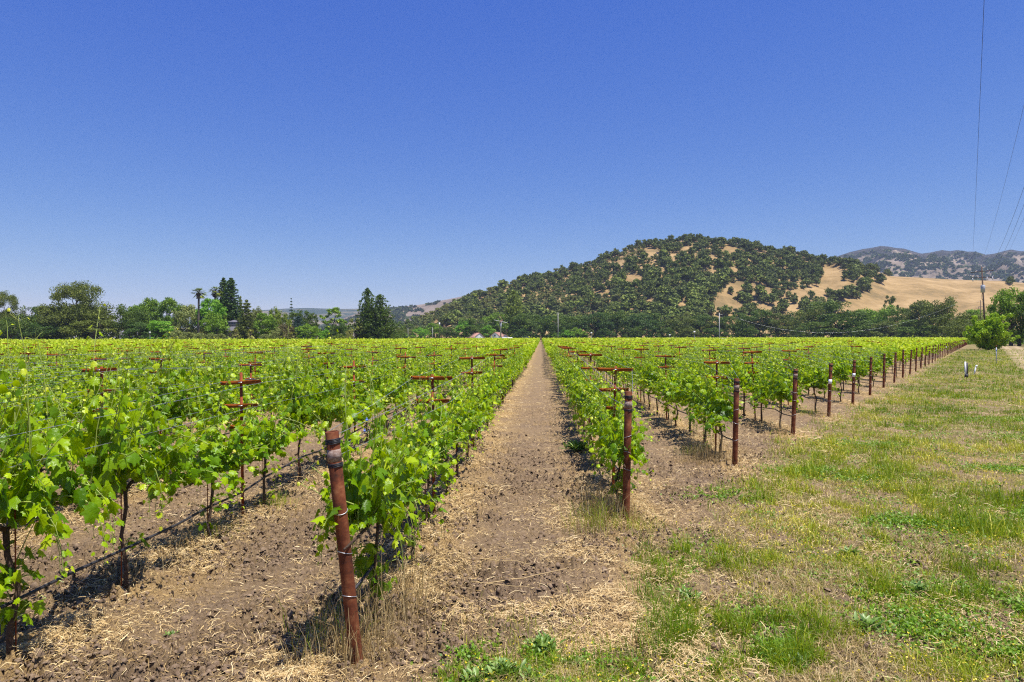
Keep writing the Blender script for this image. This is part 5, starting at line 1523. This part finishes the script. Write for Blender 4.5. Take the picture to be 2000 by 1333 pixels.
# main utility pole with crossarms, insulators and transformer
def utility_pole(px, top, Z, label, big=True, lean=-.045):
    x, y = world_xy(px, Z); h = z_at(px, top, Z)
    t = thing("utility_pole", label, 'utility pole', (x, y, 0), -R(34), "utility poles of the power line")
    mb = MB(); mb.tube([[-lean * h * 0, 0, -.3], [lean * h, 0, h]], [.17, .12], 10); link("pole", mb.mesh("pole", M['woodpole'], True), t)
    tops = []
    for (zz, w, tilt) in ((h - .95, 3.7, .06), (h - 2.15, 3.7, .0)) if big else ((h - .7, 2.4, 0), (h - 2.6, 1.6, 0)):
        mb = MB(); mb.box((0, 0, 0), (w, .1, .12))
        a = link("crossarm", mb.mesh("crossarm", M['woodpole']), t, (lean * zz, -.16, zz)); a.rotation_euler = (0, -tilt, 0)
        for q in (-.47, -.22, .24, .47):
            mi = MB(); mi.tube([[0, 0, .06], [0, 0, .14], [0, 0, .16], [0, 0, .30]], [.03, .03, .08, .05], 8)
            link("insulator", mi.mesh("insulator", M['porcelain'], True), a, (q * w, 0, 0)); tops.append((x, y, zz))
    if big:
        for q in (-1.55, .75, 1.6):     # hanging fused cut-outs
            mi = MB(); mi.tube([[0, 0, .1], [0.03, 0, -.25], [0.06, 0, -.55]], [.07, .09, .07], 8)
            link("cutout_fuse", mi.mesh("cutout_fuse", M['porcelain'], True), t, (lean * (h - 2.3) + q, -.25, h - 2.3 + (.15 if q > 0 else 0)))
        mt = MB(); mt.tube([[0, 0, -.75], [0, 0, .62], [0, 0, .66]], [.38, .38, .33], 14); tr_ = link("transformer", mt.mesh("transformer", M['greymetal'], True), t, (lean * (h - 4.2) + .02, -.52, h - 4.3))
        for q in (-.15, .15):
            mi = MB(); mi.tube([[0, 0, 0], [0, 0, .25]], [.05, .03], 6); link("bushing", mi.mesh("bushing", M['porcelain'], True), tr_, (q, 0, .62))
        mt = MB(); mt.tube([[lean * (h - 5) - .12, -.25, h - 5.1], [lean * (h - 6) - .35, -.3, h - 5.9], [lean * (h - 6.2) - .1, -.15, h - 6.6]], .025, 5); link("jumper_cable", mt.mesh("jumper_cable", M['cable'], True), t)
    return t, h, (x, y)
up1, h1, p1 = utility_pole(1926, 521, 132, "tall brown utility pole with transformer rising behind the yellow-green bush")
utility_pole(1915, 587, 262, "smaller distant utility pole left of the tall one with transformer", False, 0)
utility_pole(1911, 600, 390, "farthest small utility pole, seen under the crossarm of the second", False, 0)
# power lines running from that pole past the right of the camera
def wire_through(P0, px, py, Z, endZ, sag, label, name="power_line", r=.007):
    """a hanging wire from P0 passing over the point at (px, py, Z), on to depth endZ"""
    x1, y1 = world_xy(px, Z); z1 = z_at(px, py, Z); A = np.array(P0, float); B = np.array([x1, y1, z1])
    d = B - A; Ld = math.hypot(d[0], d[1]); tE = (132.0 - endZ) / (132.0 - Z)
    t = np.linspace(0, tE, 60)
    P = A + d * t[:, None]
    P[:, 2] = A[2] + (B[2] - A[2]) * t + 4 * sag * (t * t - t)
    mb = MB(); mb.tube(P, r, 5, False)
    tag(link(name, mb.mesh(name, M['cable'], True)), label, 'power line', "power lines overhead at the right")
def pole_pt(dx, z):
    a = -R(34); return (p1[0] + (-.045 * z + dx) * math.cos(a), p1[1] + (-.045 * z + dx) * math.sin(a), z)
wire_through(pole_pt(-1.75, h1 - .7), 1919, 60, 22, -30, 2.2, "leftmost power line, rising almost straight up the sky")
wire_through(pole_pt(-.85, h1 - .7), 1999, 208, 36, 16, 1.6, "second power line from the left, leaning to the right edge")
wire_through(pole_pt(.85, h1 - .7), 1999, 368, 56, 22, 1.0, "upper of the steep power lines leaving at the right edge", r=.012)
wire_through(pole_pt(1.75, h1 - .7), 1999, 402, 64, 24, .8, "middle of the steep power lines leaving at the right edge", r=.012)
wire_through(pole_pt(1.6, h1 - 2.0), 1999, 428, 68, 26, .8, "lowest of the steep power lines leaving at the right edge")
# service cable sagging across the dark trees
xa = world_xy(1440, 215); xb = world_xy(1868, 205)
A = np.array([xa[0], xa[1], z_at(1440, 622, 215)]); B = np.array([xb[0], xb[1], z_at(1868, 594, 205)])
t_ = np.linspace(0, 1, 40)[:, None]; P = A * (1 - t_) + B * t_; P[:, 2] -= (4 * 6.5 * t_ * (1 - t_))[:, 0]
mb = MB(); mb.tube(P, .013, 5); tag(link("service_cable", mb.mesh("service_cable", M['wire'], True)), "pale cable sagging in front of the dark trees on the right", 'cable')

t, h = pole_obj("vineyard_pole", "tallest pale pole standing in the vines right of centre", 'pole', 1405, 612, 172, .13)
mb = MB(); mb.box((0, 0, 0), (.9, .08, .1)); link("crossarm", mb.mesh("crossarm", M['palepole']), t, (.35, 0, h - .35))
mb = MB(); mb.box((0, 0, 0), (1.6, .9, .05), rot=Matrix.Rotation(R(35), 3, 'X')); link("solar_panel", mb.mesh("solar_panel", M['greymetal']), t, (.95, -.2, 1.75))
t, h = pole_obj("vineyard_pole", "slender grey pole just right of the path's far end", 'pole', 1090, 611, 250, .13)
mb = MB(); mb.box((0, 0, 0), (1.3, .09, .1)); link("crossarm", mb.mesh("crossarm", M['palepole']), t, (0, 0, h - .5))
pole_obj("thin_pole", "short thin pole farthest left near the foot of the hill", 'pole', 797, 642, 330, .10)
pole_obj("thin_pole", "thin grey pole left of the pole with a white box", 'pole', 845, 640, 300, .12)
t, h = pole_obj("box_pole", "pole carrying a white box left of the wind machine", 'pole', 858, 634, 300, .09, 'woodpole')
mb = MB(); mb.box((0, 0, 0), (.55, .4, 1.3)); link("white_box", mb.mesh("white_box", M['white']), t, (.1, -.2, h + .1))
pole_obj("thin_pole", "short brown pole by the small red roof", 'pole', 990, 643, 400, .14, 'woodpole')
for px_, py_, Z_, lab in ((1356, 649, 120, "largest of the white marker boxes on a thin post, left of the tallest pale pole"), (1308, 655, 150, "small white marker box in the middle of the far rows"), (1155, 651, 140, "small white marker nearest the path on the right side"), (293, 650, 150, "white marker on a post before the lime green maple")):
    t, h = pole_obj("marker_post", lab, 'marker post', px_, py_, Z_, .03, 'greymetal')
    mb = MB(); mb.box((0, 0, 0), (.28, .2, .32)); link("marker_box", mb.mesh("marker_box", M['white']), t, (0, -.05, h))
# wind machine
x, y = world_xy(978, 282); hm = z_at(978, 630, 282)
t = thing("wind_machine", "grey vineyard wind machine with two pale blades on a thick tube", 'wind machine', (x, y, 0), R(3))
mb = MB(); mb.tube([[0, 0, -.2], [0, 0, hm * .74], [0, 0, hm * .75], [0, 0, hm]], [.30, .30, .38, .36], 12); link("tower", mb.mesh("tower", M['greymetal'], True), t)
mb = MB(); mb.tube([[0, -.9, .25], [0, -.5, .3], [0, .9, .35]], [.2, .38, .3], 10); mb.box((.5, .3, .7), (.5, .7, .7)); link("gearbox", mb.mesh("gearbox", M['roofred'], True), t, (0, 0, hm))
for sg in (-1, 1):
    mb = MB(); Q = []
    for i in range(6):
        s = i / 5; xx = sg * (.15 + 2.65 * s); wd = .22 + .10 * math.sin(s * PI); th_ = .05
        Q += [[xx, -wd * .5, -th_], [xx, wd * .5, th_], [xx, wd * .5, th_ + .05], [xx, -wd * .5, -th_ + .16]]
    F = [[i * 4 + j, i * 4 + (j + 1) % 4, i * 4 + 4 + (j + 1) % 4, i * 4 + 4 + j] for i in range(5) for j in range(4)] + [[0, 3, 2, 1], [20, 21, 22, 23]]
    mb.add(np.array(Q), F); b_ = link("blade", mb.mesh("blade", M['white']), t, (0, -1.0, hm + .3)); b_.rotation_euler = (0, R(13), 0)

# white pipes and the metal stake on the grass
def ground_pt(px, py): return at_ground(px, py)
x, y = ground_pt(1886, 738)
t = thing("standpipe", "upright white standpipe with a dark valve on the grass", 'standpipe', (x, y, 0)); hh = z_at(1883, 707, FPX * H / (738 - 658.3))
mb = MB(); mb.tube([[0, 0, -.1], [-.02, 0, hh]], [.045, .045], 10); link("pipe", mb.mesh("pipe", M['white'], True), t)
mb = MB(); mb.box((.09, .02, hh * .5), (.07, .07, hh * .85)); mb.tube([[.02, -.05, .0], [.02, -.05, .14], [.10, -.02, .16]], [.11, .1, .06], 8); link("valve", mb.mesh("valve", M['hose']), t)
x, y = ground_pt(1902, 732)
t = thing("pvc_pipe", "leaning white pipe with an elbow on top, right of the standpipe", 'pipe', (x, y, 0)); hh = z_at(1904, 717, FPX * H / (732 - 658.3)) + .05
mb = MB(); mb.tube([[0, 0, -.1], [.13, 0, hh - .03]], [.04, .04], 10); link("pipe", mb.mesh("pipe", M['white'], True), t)
mb = MB(); mb.tube([[.13, 0, hh - .05], [.14, 0, hh], [.18, 0, hh + .02], [.26, 0, hh + .02]], [.052, .052, .05, .048], 10); link("elbow", mb.mesh("elbow", M['white'], True), t)
x, y = ground_pt(1946, 713)
t = thing("metal_stake", "grey metal stake with a blue band in front of the yellow-green bush", 'stake', (x, y, 0)); hh = z_at(1946, 678, FPX * H / (713 - 658.1))
mb = MB(); mb.tube([[0, 0, -.1], [0, 0, hh]], [.035, .035], 8); link("post", mb.mesh("post", M['greymetal'], True), t)
mb = MB(); mb.tube([[0, 0, 0], [0, 0, .16]], [.042, .042], 8); link("blue_band", mb.mesh("blue_band", M['blueclip'], True), t, (0, 0, hh - .38))
mb = MB(); mb.tube([[0, 0, 0], [0, 0, .12]], [.06, .05], 8); link("cap", mb.mesh("cap", M['rustpipe'], True), t, (0, 0, hh))

# ------------------------------------------------------------------ buildings
def hip_roof(w, d, h, ov=.4):
    mb = MB(); a, b = w / 2 + ov, d / 2 + ov; r = max(a - b, 0.2)
    V = [[-a, -b, 0], [a, -b, 0], [a, b, 0], [-a, b, 0], [-r, 0, h], [r, 0, h], [-a, -b, -.15], [a, -b, -.15], [a, b, -.15], [-a, b, -.15]]
    mb.addm(np.array(V, float), [(np.array([[0, 1, 5, 4], [2, 3, 4, 5], [0, 6, 7, 1], [1, 7, 8, 2], [2, 8, 9, 3], [3, 9, 6, 0], [6, 9, 8, 7]]), None), (np.array([[1, 2, 5], [3, 0, 4]]), None)])
    return mb
def windows(parent, xs, z, y, w, h_):
    for x_ in xs:
        mb = MB(); mb.box((0, 0, 0), (w, .12, h_)); f = link("window", mb.mesh("window", M['white']), parent, (x_, y, z))
        mb = MB(); mb.box((0, 0, 0), (w - .16, .04, h_ - .16)); link("pane", mb.mesh("pane", M['glass']), f, (0, -.07, 0))
x, y = world_xy(463, 251)
t = thing("grey_house", "grey house with a windowed cupola half hidden by the left trees", 'house', (x, y, 0), R(15))
mb = MB(); mb.box((0, 0, 2.5), (11, 9, 5.0)); link("wall", mb.mesh("wall", M['wallgrey']), t)
link("roof", hip_roof(11, 9, 2.4, .8).mesh("roof", M['roofgrey']), t, (0, 0, 5.1))
mb = MB(); mb.box((0, 0, .8), (3.6, 3.2, 1.6)); cu = link("cupola", mb.mesh("cupola", M['wallgrey']), t, (-.9, -.3, 6.6))
link("cupola_roof", hip_roof(3.6, 3.2, .75, .35).mesh("cupola_roof", M['roofgrey']), cu, (0, 0, 1.7))
windows(cu, (-1.3, -.5, .3, 1.1), 1.05, -1.62, .62, .75)
windows(t, (-4.2, -1.5, 3.4), 3.6, -4.53, 1.1, 1.3)
mb = MB(); mb.box((0, 0, 0), (.16, .16, 2.7)); link("porch_post", mb.mesh("porch_post", M['white']), t, (-4.8, -5.0, 1.35)); 
x, y = world_xy(972, 417)
t = thing("white_barn", "low white barn with a gable behind the wind machine", 'barn', (x, y, 0), R(-18))
def gable(w, d, hw, hr, wall, roof, parent):
    mb = MB(); a, b = w / 2, d / 2
    V = np.array([[-a, -b, -.2], [a, -b, -.2], [a, b, -.2], [-a, b, -.2], [-a, -b, hw], [a, -b, hw], [a, b, hw], [-a, b, hw], [0, -b, hr], [0, b, hr]], float)
    mb.addm(V, [(np.array([[0, 1, 5, 4], [1, 2, 6, 5], [2, 3, 7, 6], [3, 0, 4, 7]]), None), (np.array([[4, 5, 8], [6, 7, 9]]), None)])
    link("wall", mb.mesh("wall", wall), parent)
    mb = MB(); o = .3
    for s in (-1, 1):
        e = np.array([s * (a + o), 0, hw - o * (hr - hw) / a]); c = np.array([0, 0, hr + .04])
        V = np.array([[e[0], -b - o, e[2]], [e[0], b + o, e[2]], [0, b + o, c[2]], [0, -b - o, c[2]], [e[0], -b - o, e[2] + .14], [e[0], b + o, e[2] + .14], [0, b + o, c[2] + .14], [0, -b - o, c[2] + .14]])
        mb.add(V, [[0, 1, 2, 3], [7, 6, 5, 4], [0, 4, 5, 1], [3, 2, 6, 7], [0, 3, 7, 4], [1, 5, 6, 2]])
    link("roof", mb.mesh("roof", roof), parent)
gable(6.5, 9, 3.2, 5.6, M['white'], M['roofred'], t)
mb = MB(); mb.box((0, 0, 0), (.9, .08, 1.0)); link("window", mb.mesh("window", M['glass']), t, (0, -4.54, 3.6))
mb = MB(); mb.box((0, 0, 1.3), (6, 5, 2.6)); link("side_wing", mb.mesh("side_wing", M['white']), t, (5.5, .5, 0))
x, y = world_xy(930, 419)
t = thing("barn", "barn with a faded red and white roof left of the round green tree", 'barn', (x, y, 0), R(35)); gable(8, 8, 2.4, 5.2, M['white'], M['roofred'], t)
x, y = world_xy(986, 421)
t = thing("shed", "tiny shed with a faded red roof right of the white barn", 'shed', (x, y, 0), R(5)); gable(6, 6, 2.4, 4.2, M['wallgrey'], M['roofred'], t)
x, y = world_xy(1027, 421)
t = thing("white_trailer", "low white trailer left of the path's far end", 'trailer', (x, y, 0), R(2))
mb = MB(); mb.box((0, 0, 2.25), (5.2, 2.2, 2.0)); mb.box((0, 0, 3.28), (5.0, 2.0, .1)); link("body", mb.mesh("body", M['white']), t)
for sx in (-1.2, 1.2):
    for sy in (-1.0, 1.0):
        mb = MB(); mb.tube([[0, -.12, 0], [0, .12, 0]], [.55, .55], 14); link("wheel", mb.mesh("wheel", M['hose']), t, (sx, sy, .5))
mb = MB(); mb.box((0, 0, 1.15), (5.0, 1.4, .25)); link("chassis", mb.mesh("chassis", M['hose']), t)
# field fence at the far right
for i in range(7):
    x, y = world_xy(1955 + i * 9, 185)
    t = thing("fence_post", "thin fence post beyond the track, %s from the left" % ordinal(i), 'fence post', (x, y, 0), 0, "fence posts beyond the dirt track")
    mb = MB(); mb.tube([[0, 0, -.1], [0, 0, 1.5]], [.06, .05], 7); link("post", mb.mesh("post", M['palepole'], True), t)
    mb = MB(); mb.tube([[0, 0, 1.5], [0, 0, 1.56]], [.055, .02], 7); link("post_cap", mb.mesh("post_cap", M['palepole'], True), t)

# ------------------------------------------------------------------ haze
mb = MB(); mb.box((0, 2400, 247), (7800, 6800, 500))
m, N, L, out = new_mat("valley_haze")
pv = N.new("ShaderNodeVolumePrincipled"); pv.inputs["Color"].default_value = (0.62, 0.74, 0.95, 1); pv.inputs["Density"].default_value = 0.00010
pv.inputs["Anisotropy"].default_value = 0.0
L.new(pv.outputs[0], out.inputs["Volume"])
tag(link("haze", mb.mesh("haze", m)), "thin blue haze filling the valley air", 'haze', None, 'stuff')
